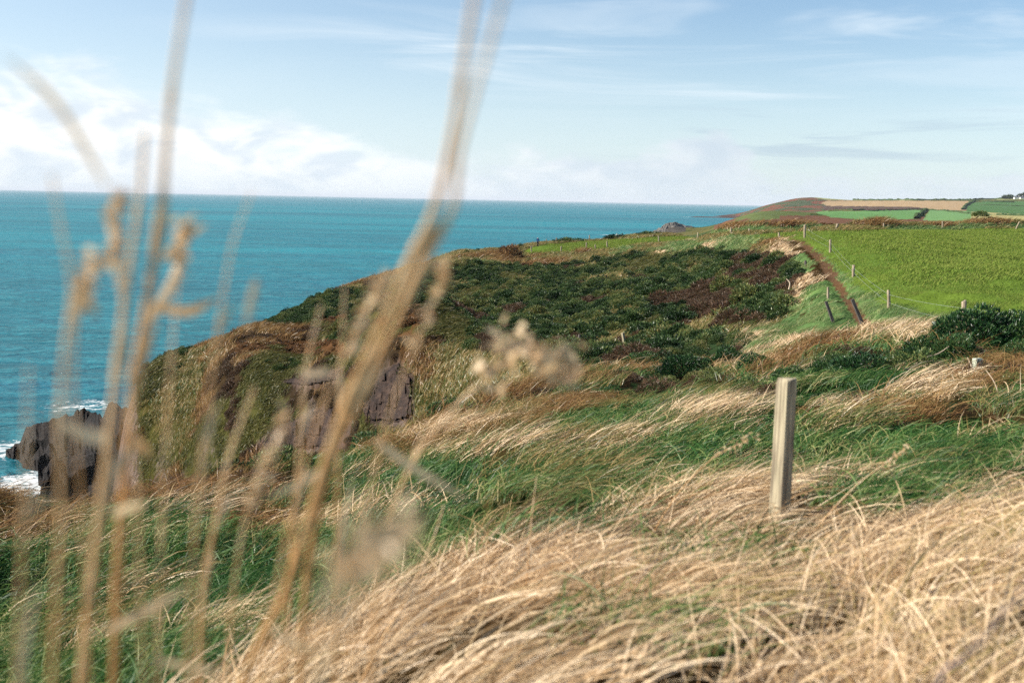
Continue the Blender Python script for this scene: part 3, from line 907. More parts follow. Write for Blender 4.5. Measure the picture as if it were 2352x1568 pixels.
def scatter(name, P, col, nvar, scale, phi, normal=None, align=0.5, label=None):
    n = len(P)
    me = bpy.data.meshes.new(name)
    me.vertices.add(n)
    me.vertices.foreach_set('co', np.asarray(P, np.float32).ravel())
    # rotation: about z by phi, then towards the slope
    cz, sz = np.cos(phi), np.sin(phi)
    Rz = np.zeros((n, 3, 3)); Rz[:, 0, 0] = cz; Rz[:, 0, 1] = -sz; Rz[:, 1, 0] = sz; Rz[:, 1, 1] = cz; Rz[:, 2, 2] = 1
    if normal is not None:
        nn = normal * align + np.array([0, 0, 1.0]) * (1 - align)
        nn /= np.linalg.norm(nn, axis=1, keepdims=True)
        k = np.stack([-nn[:, 1], nn[:, 0], np.zeros(n)], -1)
        K = np.zeros((n, 3, 3))
        K[:, 0, 2] = k[:, 1]; K[:, 1, 2] = -k[:, 0]; K[:, 2, 0] = -k[:, 1]; K[:, 2, 1] = k[:, 0]
        A = np.eye(3)[None] + K + np.einsum('nij,njk->nik', K, K) / (1 + nn[:, 2])[:, None, None]
        Rz = np.einsum('nij,njk->nik', A, Rz)
    ey = -np.arcsin(np.clip(Rz[:, 2, 0], -1, 1))
    ex = np.arctan2(Rz[:, 2, 1], Rz[:, 2, 2])
    ez = np.arctan2(Rz[:, 1, 0], Rz[:, 0, 0])
    a = me.attributes.new('rot', 'FLOAT_VECTOR', 'POINT')
    a.data.foreach_set('vector', np.stack([ex, ey, ez], -1).astype(np.float32).ravel())
    a = me.attributes.new('scl', 'FLOAT_VECTOR', 'POINT')
    scale = np.asarray(scale, float)
    if scale.ndim == 1:
        scale = np.repeat(scale[:, None], 3, 1)
    a.data.foreach_set('vector', scale.astype(np.float32).ravel())
    a = me.attributes.new('idx', 'INT', 'POINT')
    a.data.foreach_set('value', rng.integers(0, nvar, n).astype(np.int32))
    o = link(name, me, kind='stuff', label=label)
    ng = bpy.data.node_groups.new(name + '_nodes', 'GeometryNodeTree')
    ng.interface.new_socket('Geometry', in_out='INPUT', socket_type='NodeSocketGeometry')
    ng.interface.new_socket('Geometry', in_out='OUTPUT', socket_type='NodeSocketGeometry')
    N = ng.nodes
    gi, go = N.new('NodeGroupInput'), N.new('NodeGroupOutput')
    ci = N.new('GeometryNodeCollectionInfo'); ci.inputs[0].default_value = col
    ci.inputs['Separate Children'].default_value = True; ci.inputs['Reset Children'].default_value = True
    iop = N.new('GeometryNodeInstanceOnPoints'); iop.inputs['Pick Instance'].default_value = True

    def na(nm, ty):
        x = N.new('GeometryNodeInputNamedAttribute'); x.data_type = ty; x.inputs['Name'].default_value = nm
        return x.outputs[0]
    L = ng.links
    L.new(gi.outputs[0], iop.inputs['Points']); L.new(ci.outputs[0], iop.inputs['Instance'])
    L.new(na('idx', 'INT'), iop.inputs['Instance Index']); L.new(na('rot', 'FLOAT_VECTOR'), iop.inputs['Rotation'])
    L.new(na('scl', 'FLOAT_VECTOR'), iop.inputs['Scale'])
    L.new(iop.outputs[0], go.inputs[0])
    md = o.modifiers.new('cover', 'NODES'); md.node_group = ng
    return o


NV = 6
# near / mid / far / very far blades of each kind: (blades, length, width, radius, first angle, last angle, spread)
KIND = {
    T_TAN: (M_tan, [(230, 0.36, .0043, .28, 0.85, 1.70, .60), (150, 0.55, .0075, .50, 0.8, 1.65, .5), (120, 0.70, .016, .75, 0.8, 1.6, .5), (60, 0.8, .045, 1.0, 0.85, 1.6, .6)]),
    T_GREEN: (M_green, [(170, 0.28, .0048, .30, 0.35, 1.9, .9), (170, 0.33, .008, .50, 0.35, 1.85, .8), (120, 0.42, .018, .75, 0.4, 1.7, .8), (60, 0.5, .05, 1.0, .5, 1.6, .9)]),
    T_MIX: (M_mix, [(160, 0.4, .005, .30, 0.6, 1.7, .7), (150, 0.45, .0078, .50, 0.55, 1.6, .7), (120, 0.55, .017, .75, 0.55, 1.6, .7), (60, 0.6, .048, 1.0, .6, 1.5, .8)]),
    T_BROWN: (M_brown, [(160, 0.4, .005, .30, 0.4, 1.7, 1.2), (150, 0.5, .0078, .50, 0.4, 1.7, 1.2), (120, 0.6, .017, .75, 0.4, 1.6, 1.0), (60, 0.9, .05, 1.0, .5, 1.5, 1.0)]),
    T_VERGE: (M_verge, [(160, 0.45, .005, .30, 0.8, 1.6, .4), (150, 0.5, .0078, .50, 0.8, 1.6, .4), (130, 0.6, .018, .75, 0.85, 1.65, .4), (64, 0.65, .05, 1.0, .85, 1.6, .5)]),
    T_FIELD: (M_fieldg, [(160, 0.1, .004, .30, 0.2, 1.0, 2), (160, 0.1, .008, .50, 0.2, 1.0, 2), (150, 0.13, .018, .85, 0.3, 1.1, 1.5), (80, 0.2, .05, 1.3, .5, 1.2, 1.0)]),
    T_OLIVE: (M_olive, [(160, 0.4, .005, .30, 0.5, 1.7, .9), (150, 0.4, .0078, .50, 0.5, 1.6, .9), (120, 0.5, .017, .75, 0.5, 1.7, .9), (60, 0.65, .05, 1.0, .7, 1.7, .8)]),
}
NAMES = {T_TAN: 'dry_grass', T_GREEN: 'green_grass', T_MIX: 'rough_grass', T_BROWN: 'dead_grass', T_VERGE: 'verge_grass', T_FIELD: 'pasture_grass', T_OLIVE: 'cliff_grass',
         T_GORSE: 'gorse_scrub', T_BRACKEN: 'bracken', T_BRAMBLE: 'bramble_scrub'}
SRCC = {}
for k, (mat, lods) in KIND.items():
    for li, (n, L, w, rad, a0, a1, sp) in enumerate(lods):
        SRCC[k, li] = variants('%s_%d' % (NAMES[k], li), lambda i, n=n, L=L, w=w, rad=rad, a0=a0, a1=a1, sp=sp, li=li, k=k:
                               clump(n, L, w, rad, a0, a1, 100 * k + 10 * li + i, sp, (6, 4, 3, 3)[li], curl=0.32 if li == 0 else 0.25), mat, NV)
for k, mat, spec in ((T_GORSE, M_gorse, [(900, .09), (900, .09), (900, .09), (420, .17)]), (T_BRACKEN, M_brack, [(500, .13), (500, .13), (500, .13), (260, .22)]),
                     (T_BRAMBLE, M_bramb, [(800, .12), (800, .12), (800, .12), (380, .22)])):
    for li, (n, size) in enumerate(spec):
        rz = {T_GORSE: 0.85, T_BRACKEN: 0.55, T_BRAMBLE: 0.6}[k]
        SRCC[k, li] = variants('%s_%d' % (NAMES[k], li), lambda i, n=n, size=size, rz=rz, k=k, li=li: spray_ball(n, 0.8, rz, size, 1000 * k + 10 * li + i, up=0.45 if k == T_GORSE else 0.1, slim={T_GORSE: 0.36, T_BRACKEN: 0.4, T_BRAMBLE: 0.16}[k]), mat, NV)

WALK = base_hit(near_fit, [(1235, 566)])[0]
# bands of distance: (from, to, lod, clumps per square metre, blade-plant scale)
BANDS = [(0.7, 4.5, 0, 12, 0.95), (4.5, 10, 0, 15, 1.05), (10, 25, 1, 11, 1.0), (25, 58, 2, 4.6, 1.0), (58, 130, 3, 2.7, 0.85), (130, 262, 3, 1.3, 1.2)]
DENS = {T_GORSE: 1.0, T_BRACKEN: 0.8, T_BRAMBLE: 0.8, T_FIELD: 0.8}
cover = {}
for (d0, d1, lod, dens, sc) in BANDS:
    half = R(29)
    area = half * (d1 * d1 - d0 * d0)
    n = int(area * dens)
    a = rng.uniform(-half, half, n)
    d = np.sqrt(rng.uniform(d0 * d0, d1 * d1, n))
    x, y = d * np.sin(a), d * np.cos(a)
    z = ground_z(x, y)
    T = region(x, y, z)
    q = rng.random(n); mixz = (d > 7) & (d < 48)
    T = np.where(mixz & (T == T_TAN), np.where(q < 0.25, T_GREEN, np.where(q < 0.40, T_MIX, T_TAN)), np.where(mixz & (T == T_GREEN), np.where(q < 0.025, T_TAN, np.where(q < 0.06, T_MIX, T_GREEN)), T))
    nrm = ground_normal(x, y)
    tus = vnoise(x / (0.25 + 0.02 * d), y / (0.25 + 0.02 * d), 61) * 0.6 + vnoise(x / (0.7 + 0.03 * d), y / (0.7 + 0.03 * d), 62) * 0.6     # tussocks and gaps
    keep = (rng.random(n) < np.where(d < 60, np.clip((tus - 0.40) * 3.0, 0.05, 1.0), 1.0)) & (z > 2.0) & (T != T_PATH) & (nrm[:, 2] > 0.40 + 0.14 * rng.random(n))
    pd, ps = polyline_dist(x, y, PATH)
    keep &= ~((pd < np.where(ps > 0, 1.05, 0.4)) & (d > 44))
    keep &= ~((np.abs(x - WALK[0]) < 3.0) & (y > WALK[1] - 9) & (y < WALK[1] + 1.5))
    for k in NAMES:
        m = keep & (T == k)
        if k in DENS:
            dk = DENS[k] * (0.6 if lod < 3 and k != T_FIELD else 1.0)
            m &= rng.random(n) < dk
        if not m.any():
            continue
        nn = m.sum()
        s = sc * rng.uniform(0.7, 1.3, nn) * np.where((pd[m] < 3.5) & (d[m] > 44), 0.6, 1.0)
        if k in (T_GORSE, T_BRACKEN, T_BRAMBLE):
            s = np.clip(rng.lognormal(-0.55, 0.45, nn), 0.2, 1.6) * (0.82 if lod == 3 else 0.55)
            if k == T_BRACKEN:
                s = s * 0.7
            s = np.stack([s, s, s * rng.uniform(0.55, 1.05, nn)], -1)
        phi = rng.normal(0.25, 0.38, nn)
        cover.setdefault((k, lod), []).append((np.stack([x, y, z], -1)[m], s if np.ndim(s) == 2 else np.repeat(s[:, None], 3, 1), phi, nrm[m]))
SLAB = {T_TAN: 'long straw-coloured dry grass laid over by the wind', T_GREEN: 'lush dark green grass on the slope above the cove', T_MIX: 'rough mixed green and straw grass',
        T_BROWN: 'tangled dead brown grass and stems', T_VERGE: 'pale green wind-combed grass along the path and banks', T_FIELD: 'short yellow-green grass of the pasture',
        T_OLIVE: 'olive rough grass hanging on the cliff slopes', T_GORSE: 'dark green low gorse scrub covering the hillside', T_BRACKEN: 'russet dead bracken patches',
        T_BRAMBLE: 'dark brown bare bramble thicket'}
for (k, lod), parts in sorted(cover.items()):
    P = np.concatenate([p[0] for p in parts]); S = np.concatenate([p[1] for p in parts])
    ph = np.concatenate([p[2] for p in parts]); nm = np.concatenate([p[3] for p in parts])
    scatter(NAMES[k], P, SRCC[k, lod], NV, S, ph, nm, 0.6, SLAB[k])


# ------------------------------------------------------------------ finding places on the ground
def hit(u, v, d0=2.0, d1=300.0):
    """where the line of sight meets the ground (grass top)"""
    r = ray(u, v); h = math.hypot(r[0], r[1])
    d = np.geomspace(d0, d1, 4000)
    x, y, z = r[0] / h * d, r[1] / h * d, CAM[2] + r[2] / h * d
    g = ground_z(x, y)
    below = np.nonzero(z < g)[0]
    i = below[0] if len(below) else int(np.argmin(np.abs(z - g)))
    return np.array([x[i], y[i], g[i]]), d[i]


def tube(pts, radii, sides=6, cap=True):
    pts = np.asarray(pts, float); n = len(pts)
    radii = np.broadcast_to(np.asarray(radii, float), (n,))
    tg = np.gradient(pts, axis=0); tg /= np.linalg.norm(tg, axis=1, keepdims=True)
    ref = np.array([0.31, 0.87, 0.12]) if abs(tg[0][2]) > 0.5 else np.array([0.1, 0.1, 1.0])
    a = np.cross(tg, ref); a /= np.linalg.norm(a, axis=1, keepdims=True)
    b = np.cross(tg, a)
    th = np.arange(sides) * 2 * math.pi / sides
    V = pts[:, None] + radii[:, None, None] * (np.cos(th)[None, :, None] * a[:, None] + np.sin(th)[None, :, None] * b[:, None])
    V = V.reshape(-1, 3)
    I = np.arange(n * sides).reshape(n, sides); J = np.roll(I, -1, 1)
    F = np.stack([I[:-1], J[:-1], J[1:], I[1:]], -1).reshape(-1, 4)
    return V, F


def smooth_line(P, n=40):
    """Catmull-Rom through the points"""
    P = np.asarray(P, float)
    Q = np.vstack([2 * P[0] - P[1], P, 2 * P[-1] - P[-2]])
    out = []
    m = len(P) - 1
    for t in np.linspace(0, m - 1e-6, n):
        i = int(t); f = t - i
        p0, p1, p2, p3 = Q[i:i + 4]
        out.append(0.5 * ((2 * p1) + (-p0 + p2) * f + (2 * p0 - 5 * p1 + 4 * p2 - p3) * f * f + (-p0 + 3 * p1 - 3 * p2 + p3) * f ** 3))
    return np.array(out)


# ------------------------------------------------------------------ timber
def wood_mat(name, light, dark, moss=0.25):
    m, t = new_mat(name)
    pos = t.n('ShaderNodeTexCoord').outputs['Object']
    gr = t.noise(t.scale3(pos, (60, 60, 3.0)), 1.0, 5, 0.6, 0.3)
    bl = t.noise(t.scale3(pos, (9, 9, 4)), 1.0, 4, 0.6)
    c = t.mix(t.smooth(gr, 0.35, 0.65), (*srgb(dark), 1), (*srgb(light), 1))
    ck = t.noise(t.scale3(pos, (34, 34, 1.1)), 1.0, 3, 0.5, 0.6)
    c = t.mix(t.smooth(ck, 0.60, 0.68, 0.0, 0.8), c, (*[q * 0.35 for q in srgb(dark)], 1))
    c = t.mix(t.smooth(bl, 0.45, 0.75, 0, moss), c, (*srgb('#8c9070'), 1))
    bump = t.n('ShaderNodeBump', ins={'Height': gr, 'Strength': 0.5, 'Distance': 0.01})
    b = t.n('ShaderNodeBsdfPrincipled', ins={'Base Color': c, 'Roughness': 0.9, 'Specular IOR Level': 0.15, 'Normal': bump.outputs[0]})
    t.n('ShaderNodeOutputMaterial', ins={0: b})
    return m


M_wood = wood_mat('weathered grey timber', '#b4a88c', '#746858')
M_wood_dark = wood_mat('dark weathered timber', '#6c6460', '#3c3836', 0.1)
M_wood_pale = wood_mat('pale round timber', '#a89a84', '#786a58', 0.15)
M_conc = wood_mat('lichened pale timber', '#c4c8b4', '#9ca08c', 0.5)


def square_post_mesh(w, h, seed, taper=0.93):
    g = random.Random(seed)
    bm = bmesh.new()
    lev = [(-0.35, 1.0), (0.0, 1.0), (h * 0.5, (1 + taper) / 2), (h - 0.012, taper), (h, taper * 0.9)]
    rings = []
    for z, s in lev:
        ring = []
        for cx, cy in ((-1, -1), (1, -1), (1, 1), (-1, 1)):
            for ox, oy in (((1.0, 0.92), (0.92, 1.0)) if cx * cy > 0 else ((0.92, 1.0), (1.0, 0.92))):
                ring.append(bm.verts.new((cx * ox * w / 2 * s + g.uniform(-1, 1) * w * 0.02, cy * oy * w / 2 * s + g.uniform(-1, 1) * w * 0.02,
                                          z + (g.uniform(-0.01, 0.004) if z > h - 0.05 else 0))))
        rings.append(ring)
    for a, b in zip(rings[:-1], rings[1:]):
        for i in range(8):
            bm.faces.new((a[i], a[(i + 1) % 8], b[(i + 1) % 8], b[i]))
    bm.faces.new(rings[-1])
    me = bpy.data.meshes.new('square_post'); bm.to_mesh(me); bm.free()
    return me


def round_post_mesh(r, h, seed):
    g = np.random.default_rng(seed)
    zs = np.array([-0.35, 0, h * 0.33, h * 0.66, h - 0.03, h - 0.008, h])
    rr = r * np.array([1, 1, 0.98, 0.97, 0.96, 0.88, 0.3]) * (1 + 0.03 * g.normal(size=7))
    pts = np.stack([0.012 * g.normal(size=7) * (zs > 0), 0.012 * g.normal(size=7) * (zs > 0), zs], -1)
    V, F = tube(pts, rr, 12)
    return mesh_np('round_post', V, F)


def stand(o, base, top, twist=0.0):
    """put a post with its foot at base and its head towards top"""
    ax = Vector(top) - Vector(base)
    q = Vector((0, 0, 1)).rotation_difference(ax.normalized())
    o.rotation_mode = 'QUATERNION'
    from mathutils import Quaternion
    o.rotation_quaternion = q @ Quaternion((0, 0, 1), twist)
    o.location = base


def post(name, ub, vb, ut, vt, w, label, round_=False, mat=None, d=None, twist=0.6, parent=None, group=None, seed=1, part=False):
    if d is None:
        base, d = hit(ub, vb)
    else:
        p = at(ub, vb, d); base = np.array([p[0], p[1], ground_z(p[0], p[1])])
    top = at(ut, vt, d)
    h = np.linalg.norm(top - base)
    me = round_post_mesh(w, h, seed) if round_ else square_post_mesh(w, h, seed)
    o = link(name, me, mat or M_wood, parent=parent)
    if not part:
        tag(o, label, 'fence post', group)
    stand(o, base, top, twist)
    return o, np.array(base), np.array(top)


G_LOOSE = 'old fence posts on the slopes'
pb_ = at(1790, 1175, 5.4)
post('fence_post', 1790, 1180, 1807, 869, 0.073, 'tall square grey post standing in the dry foreground grass', d=5.4, twist=R(40), seed=3, group=G_LOOSE)
post('fence_post', 2243, 868, 2245, 822, 0.12, 'pale lichened stump of a post below the dark gorse', mat=M_conc, d=19.5, twist=0.3, seed=4, group=G_LOOSE)
post('fence_post', 1914, 741, 1897, 692, 0.12, 'dark leaning post on the grassy bank left of the path, leftmost of the leaning pair', mat=M_wood_dark, twist=0.1, seed=5, group=G_LOOSE)
post('fence_post', 1981, 745, 1957, 687, 0.13, 'dark leaning post beside the near end of the earth path', mat=M_wood_dark, twist=0.1, seed=6, group=G_LOOSE)
post('fence_post', 1902, 686, 1902, 659, 0.10, 'slim upright pale post just behind the two leaning posts', twist=0.5, seed=7, group=G_LOOSE, mat=M_wood_pale)
post('fence_post', 1851, 613, 1850, 598, 0.12, 'short dark post on the straw bank halfway along the path', mat=M_wood_dark, seed=8, group=G_LOOSE)
post('fence_post', 1330, 802, 1331, 768, 0.15, 'dark post low on the gorse hillside, left one of two', mat=M_wood_dark, seed=9, group=G_LOOSE)
post('fence_post', 1436, 796, 1430, 764, 0.17, 'grey post low on the gorse hillside, right one of two', seed=10, group=G_LOOSE)
post('fence_post', 1679, 541, 1679, 523, 0.20, 'grey post in the gap where the far bank begins, tallest there', seed=11, group=G_LOOSE)
post('fence_post', 1721, 538, 1721, 525, 0.18, 'small post against the green bank left of the path head', seed=12, group=G_LOOSE)
post('fence_post', 1790, 551, 1789, 534, 0.17, 'post just left of the tall post at the head of the path', seed=13, group=G_LOOSE)
post('fence_post', 1602, 544, 1603, 534, 0.16, 'small post in brown growth right of the clifftop pasture', seed=14, group=G_LOOSE)
post('fence_post', 2196, 752, 2194, 716, 0.16, 'broken dark stump beside the thick round fence post', mat=M_wood_dark, d=37, seed=15, group=G_LOOSE)

# the wire fence of the near pasture: posts and wires are parts of one fence
pf0, _ = hit(2041, 709)
fence = empty('wire_fence', pf0, label='post and wire fence running along the edge of the green pasture beside the path', cat='fence')
heads = []


def fpost(ub, vb, ut, vt, r, d=None, seed=1):
    o, b, tp = post('post', ub, vb, ut, vt, r, None, round_=True, mat=M_wood_pale, d=d, seed=seed, part=True)
    mw = o.matrix_basis.copy()
    o.parent = fence
    o.matrix_parent_inverse = Matrix.Translation(fence.location).inverted()
    heads.append((b, tp))
    return o


fpost(2560, 815, 2560, 715, 0.075, 30, 21)
fpost(2212, 756, 2213, 690, 0.075, 38, 22)
fpost(2041, 711, 2041, 667, 0.075, None, 23)
fpost(1960, 636, 1960, 609, 0.085, None, 24)
fpost(1907, 580, 1907, 550, 0.09, None, 25)
fpost(1848, 548, 1848, 516, 0.10, None, 26)


def plain_mat(name, col, rough=0.7, metal=0.0):
    m, t = new_mat(name)
    pos = t.n('ShaderNodeTexCoord').outputs['Object']
    n = t.noise(pos, 8.0, 4, 0.6)
    c = t.mix(t.smooth(n, 0.3, 0.7), (*[x * 0.8 for x in srgb(col)], 1), (*[min(1, x * 1.1) for x in srgb(col)], 1))
    b = t.n('ShaderNodeBsdfPrincipled', ins={'Base Color': c, 'Roughness': rough, 'Metallic': metal})
    t.n('ShaderNodeOutputMaterial', ins={0: b})
    return m


M_wire = plain_mat('galvanised wire', '#b8bcb8', 0.5, 0.3)
for k, fr in enumerate((0.78, 0.36)):
    pts = []
    for (b0, t0), (b1, t1) in zip(heads[:-1], heads[1:]):
        p0, p1 = b0 + (t0 - b0) * fr, b1 + (t1 - b1) * fr
        for f in np.linspace(0, 1, 9)[:-1]:
            q = p0 + (p1 - p0) * f; q[2] -= 0.05 * 4 * f * (1 - f)
            pts.append(q)
    pts.append(heads[-1][0] + (heads[-1][1] - heads[-1][0]) * fr)
    V_, F_ = tube(np.array(pts) - np.array(fence.location), 0.003, 5)
    link('wire', mesh_np('wire', V_, F_), M_wire, parent=fence)

# the fence round the clifftop pasture and the one under the far bank
def post_row(name, label, spots, r, foot):
    p0, _ = hit(*foot)
    e = empty(name, p0, label=label, cat='fence')
    me = round_post_mesh(r, 1.25, 40)
    for i, (ub, vb, ut, vt) in enumerate(spots):
        b, d = hit(ub, vb)
        t_ = at(ut, vt, d)
        h = np.linalg.norm(t_ - b)
        o = link('post', me if i else me, None, parent=e)
        o.location = Vector(b) - Vector(p0)
        ax = Vector(t_ - b); o.rotation_mode = 'QUATERNION'
        o.rotation_quaternion = Vector((0, 0, 1)).rotation_difference(ax.normalized())
        o.scale = (1, 1, h / 1.25)
    me.materials.append(M_wood_pale)
    return e


post_row('fence_row', 'row of grey posts along the near edge of the clifftop pasture', [(1221, 578, 1220, 565), (1289, 578, 1289, 566), (1347, 573, 1347, 557), (1368, 572, 1367, 562),
                                                                                     (1395, 569, 1394, 554), (1513, 556, 1513, 542), (1187, 580, 1187, 570)], 0.13, (1347, 573))
post_row('fence_row', 'thin seaward posts on the skyline behind the walking person', [(1255, 557, 1255, 549), (1278, 556, 1278, 546), (1354, 551, 1354, 540), (1419, 548, 1419, 540), (1500, 545, 1500, 538)],
         0.11, (1354, 551))
post_row('fence_row', 'widely spaced pale posts under the russet far bank of the pasture', [(1921, 529, 1924, 514), (2030, 528, 2030, 513), (2165, 526, 2165, 508), (2333, 528, 2342, 509)], 0.12, (2165, 527))

# ------------------------------------------------------------------ bushes and the bent tree
def bush_mesh(seed, n, size, needles=4, lobes=6, up=0.45, rz=0.8):
    V_, F_, T_ = spray_ball(n, 1.0, rz, size, seed, lobes, needles, up, 0.3, 0.62)
    return mesh_np('foliage', V_, F_, False, {'tint': T_})


M_gorse_near = plant_mat('near gorse', st('#14281a', '#1e3a22', '#2c4c2a', '#3e6034', '#56703c', '#5a5432'), 0.15, 0.03, 0.8)
M_gorse_olive = plant_mat('olive gorse', st('#3a4420', '#57592c', '#6c6a34', '#868040', '#4c5c2c', '#8a7440'), 0.2, 0.03, 0.8)
M_stem = plain_mat('woody stem', '#5a4a3c', 0.9)
M_twig = plain_mat('bleached dead twig', '#b8a48c', 0.9)
BM_NEAR = [bush_mesh(900 + i, 3000, 0.075, 4, 4) for i in range(4)]
BM_FAR = [bush_mesh(950 + i, 420, 0.20, 3, 5) for i in range(3)]


def stem_mesh(h, seed):
    g = np.random.default_rng(seed)
    Vs, Fs, k = [], [], 0
    for i in range(4):
        a = g.random() * 6.28; l = h * (0.6 + 0.3 * g.random())
        p = np.array([[0, 0, -0.15], [0.1 * math.cos(a), 0.1 * math.sin(a), l * 0.4], [0.35 * math.cos(a) * h, 0.35 * math.sin(a) * h, l]])
        V_, F_ = tube(smooth_line(p, 6), np.linspace(0.035, 0.012, 6) * max(h, .6), 5)
        Vs.append(V_); Fs.append(F_ + k); k += len(V_)
    return mesh_np('stem', np.vstack(Vs), np.vstack(Fs))


STEM = stem_mesh(1.0, 5)


def bush(name, label, u, v, d, wpx, hpx, mat, near=True, var=0, cat='bush', group=None, rot=None):
    """foot at (u, v), width and height as seen"""
    if d is None:
        b, d = hit(u, v)
    else:
        p = at(u, v, d); b = np.array([p[0], p[1], ground_z(p[0], p[1])])
    r = wpx / FOC * d / 2 / 0.9; h = hpx / FOC * d / 0.8
    e = empty(name, b, rot if rot is not None else random.uniform(0, 6.28), label=label, cat=cat, group=group)
    src = (BM_NEAR if near else BM_FAR)[var]
    o = bpy.data.objects.new('foliage', src); COL.objects.link(o); o.parent = e; o.scale = (r, r, h)
    o.location = (0, 0, 0)
    if not src.materials:
        src.materials.append(mat)
    o.material_slots[0].link = 'OBJECT'; o.material_slots[0].material = mat
    s_ = bpy.data.objects.new('stem', STEM); COL.objects.link(s_); s_.parent = e; s_.scale = (r * 0.9, r * 0.9, h * 0.75)
    if not STEM.materials:
        STEM.materials.append(M_stem)
    return e


G1 = 'dark gorse bushes at the pasture corner'
bush('gorse_bush', 'big dark gorse bush right under the thick round fence post', 2240, 852, 27, 200, 90, M_gorse_near, var=0, group=G1)
bush('gorse_bush', 'dark gorse bush at the right edge, against the pasture', 2350, 852, 27.5, 200, 80, M_gorse_near, var=1, group=G1)
bush('gorse_bush', 'gorse bush just left of the big dark one, with dead branches', 2130, 868, 24, 130, 66, M_gorse_near, var=2, group=G1)
bush('gorse_bush', 'low wide gorse bush above the tall grey post', 1975, 888, 22, 165, 62, M_gorse_near, var=3, group=G1)
bush('gorse_bush', 'lowest small gorse bush left of the low wide one', 1890, 898, 23, 70, 44, M_gorse_near, var=1, group=G1)
bush('gorse_bush', 'gorse bush in front of the big dark one, behind the pale stump', 2195, 862, 23.5, 120, 60, M_gorse_near, var=3, group=G1)
bush('gorse_bush', 'low gorse bush at the right edge below the pasture', 2400, 868, 23, 150, 66, M_gorse_near, var=0, group=G1)
bush('gorse_bush', 'low gorse bush between the low wide one and the dead branches', 2050, 872, 23, 90, 44, M_gorse_near, var=0, group=G1)
G2 = 'gorse bushes at the brink of the cove'
bush('gorse_bush', 'dark gorse bush at the brink below the cove cliff', 610, 1118, 27, 190, 100, M_gorse_near, var=2, group=G2)
bush('gorse_bush', 'small dark gorse bush between the two largest at the brink of the cove', 745, 1085, 28, 110, 70, M_gorse_near, var=0, group=G2)
bush('gorse_bush', 'wide gorse bush under the striped rock of the cove', 880, 1040, 30, 190, 85, M_gorse_near, var=1, group=G2)
bush('gorse_bush', 'gorse bush rightmost at the brink of the cove', 1030, 985, 33, 130, 60, M_gorse_near, var=3, group=G2)
bush('gorse_bush', 'olive yellowish bush beside the dark sea rock', 195, 1205, 21, 120, 75, M_gorse_olive, var=2, group=G2)
bush('gorse_bush', 'olive bush left of the dark one at the brink of the cove', 440, 1140, 25, 150, 80, M_gorse_olive, var=3, group=G2)
bush('gorse_bush', 'low olive bush at the left edge in front of the corner rock', 40, 1235, 19, 120, 40, M_gorse_olive, var=0, group=G2)
G3 = 'gorse bushes in the dip before the hillside'
for i, (u, v, w, h, side) in enumerate([(1480, 850, 120, 44, 'leftmost of the row'), (1570, 860, 130, 52, 'second from the left of the row'), (1660, 850, 120, 60, 'third from the left of the row'),
                                        (1740, 858, 110, 46, 'fourth from the left of the row'), (1820, 880, 100, 40, 'rightmost of the row')]):
    bush('gorse_bush', 'dark gorse bush in the dip before the hillside, ' + side, u, v, None, w, h, M_gorse_near, var=i % 4, group=G3)
G4 = 'small bushes on the skyline'
for i, (u, v, w, h, lb) in enumerate([(1072, 585, 16, 11, 'small dark bush on the hill skyline, leftmost of three left of the person'), (1098, 579, 12, 9, 'small dark bush on the hill skyline, middle one left of the person'),
                                      (1197, 570, 14, 12, 'small round dark bush on the skyline nearest left of the person'), (1305, 558, 70, 12, 'low dark scrub just right of the walking person'),
                                      (1345, 552, 30, 8, 'low dark scrub on the seaward edge right of the person'), (1425, 550, 70, 12, 'dark scrub on the seaward edge below the surf'),
                                      (1490, 549, 60, 10, 'dark scrub left of the rocky point on the seaward edge')]):
    bush('scrub_bush', lb, u, v, 228 if i > 2 else None, w, h, M_gorse, near=False, var=i % 3, group=G4)
bush('russet_bush', 'rounded russet brown bush at the left end of the clifftop pasture', 1170, 592, None, 60, 30, M_brack, near=False, var=1)
G5 = 'bushes on the far bank'
b5 = bush('flowering_gorse', 'gorse bush with yellow flowers on the far bank', 1968, 524, 184, 52, 23, M_gorse, near=False, var=0, group=G5)
M_yel = plant_mat('yellow gorse flowers', st('#b89a18', '#d8b820', '#c8a818'), 0.2, 0.0)
V_, F_, T_ = spray_ball(90, 1.0, 0.8, 0.16, 77, 5, 2, 0.4)
fl = link('flowers', mesh_np('flowers', V_ * np.array([1.04, 1.04, 1.04]), F_, False, {'tint': T_}), M_yel, parent=b5, kind='stuff')
fl.scale = b5.children[0].scale
bush('scrub_bush', 'rounded dark bush on the far bank below the green fields', 2190, 512, 191, 54, 19, M_gorse, near=False, var=1, group=G5)
bush('scrub_bush', 'tiny dark bush over a pale post on the far bank', 2126, 512, 190, 10, 14, M_gorse, near=False, var=2, group=G5)
bush('scrub_bush', 'small dark bush right of the bent tree on the far bank', 2276, 505, 191, 18, 16, M_gorse, near=False, var=0, group=G5)

tp = at(2240, 512, 191); tb = np.array([tp[0], tp[1], ground_z(tp[0], tp[1])])
tree = empty('bent_tree', tb, label='small wind-bent tree leaning right on the far bank', cat='tree')
V_, F_ = tube(smooth_line([[0, 0, -0.3], [-0.3, 0, 0.7], [0.1, 0.1, 1.4], [0.9, 0, 2.1]], 10), np.linspace(0.16, 0.05, 10), 6)
link('trunk', mesh_np('trunk', V_, F_), M_stem, parent=tree)
V_, F_, T_ = spray_ball(420, 1.35, 0.75, 0.26, 88, 5, 3, 0.2)
cr = link('crown', mesh_np('crown', V_ + np.array([0.7, 0, 1.75]), F_, False, {'tint': T_}), M_gorse, parent=tree)

# dead branches by the gorse
G6 = 'bleached dead branches in the gorse'


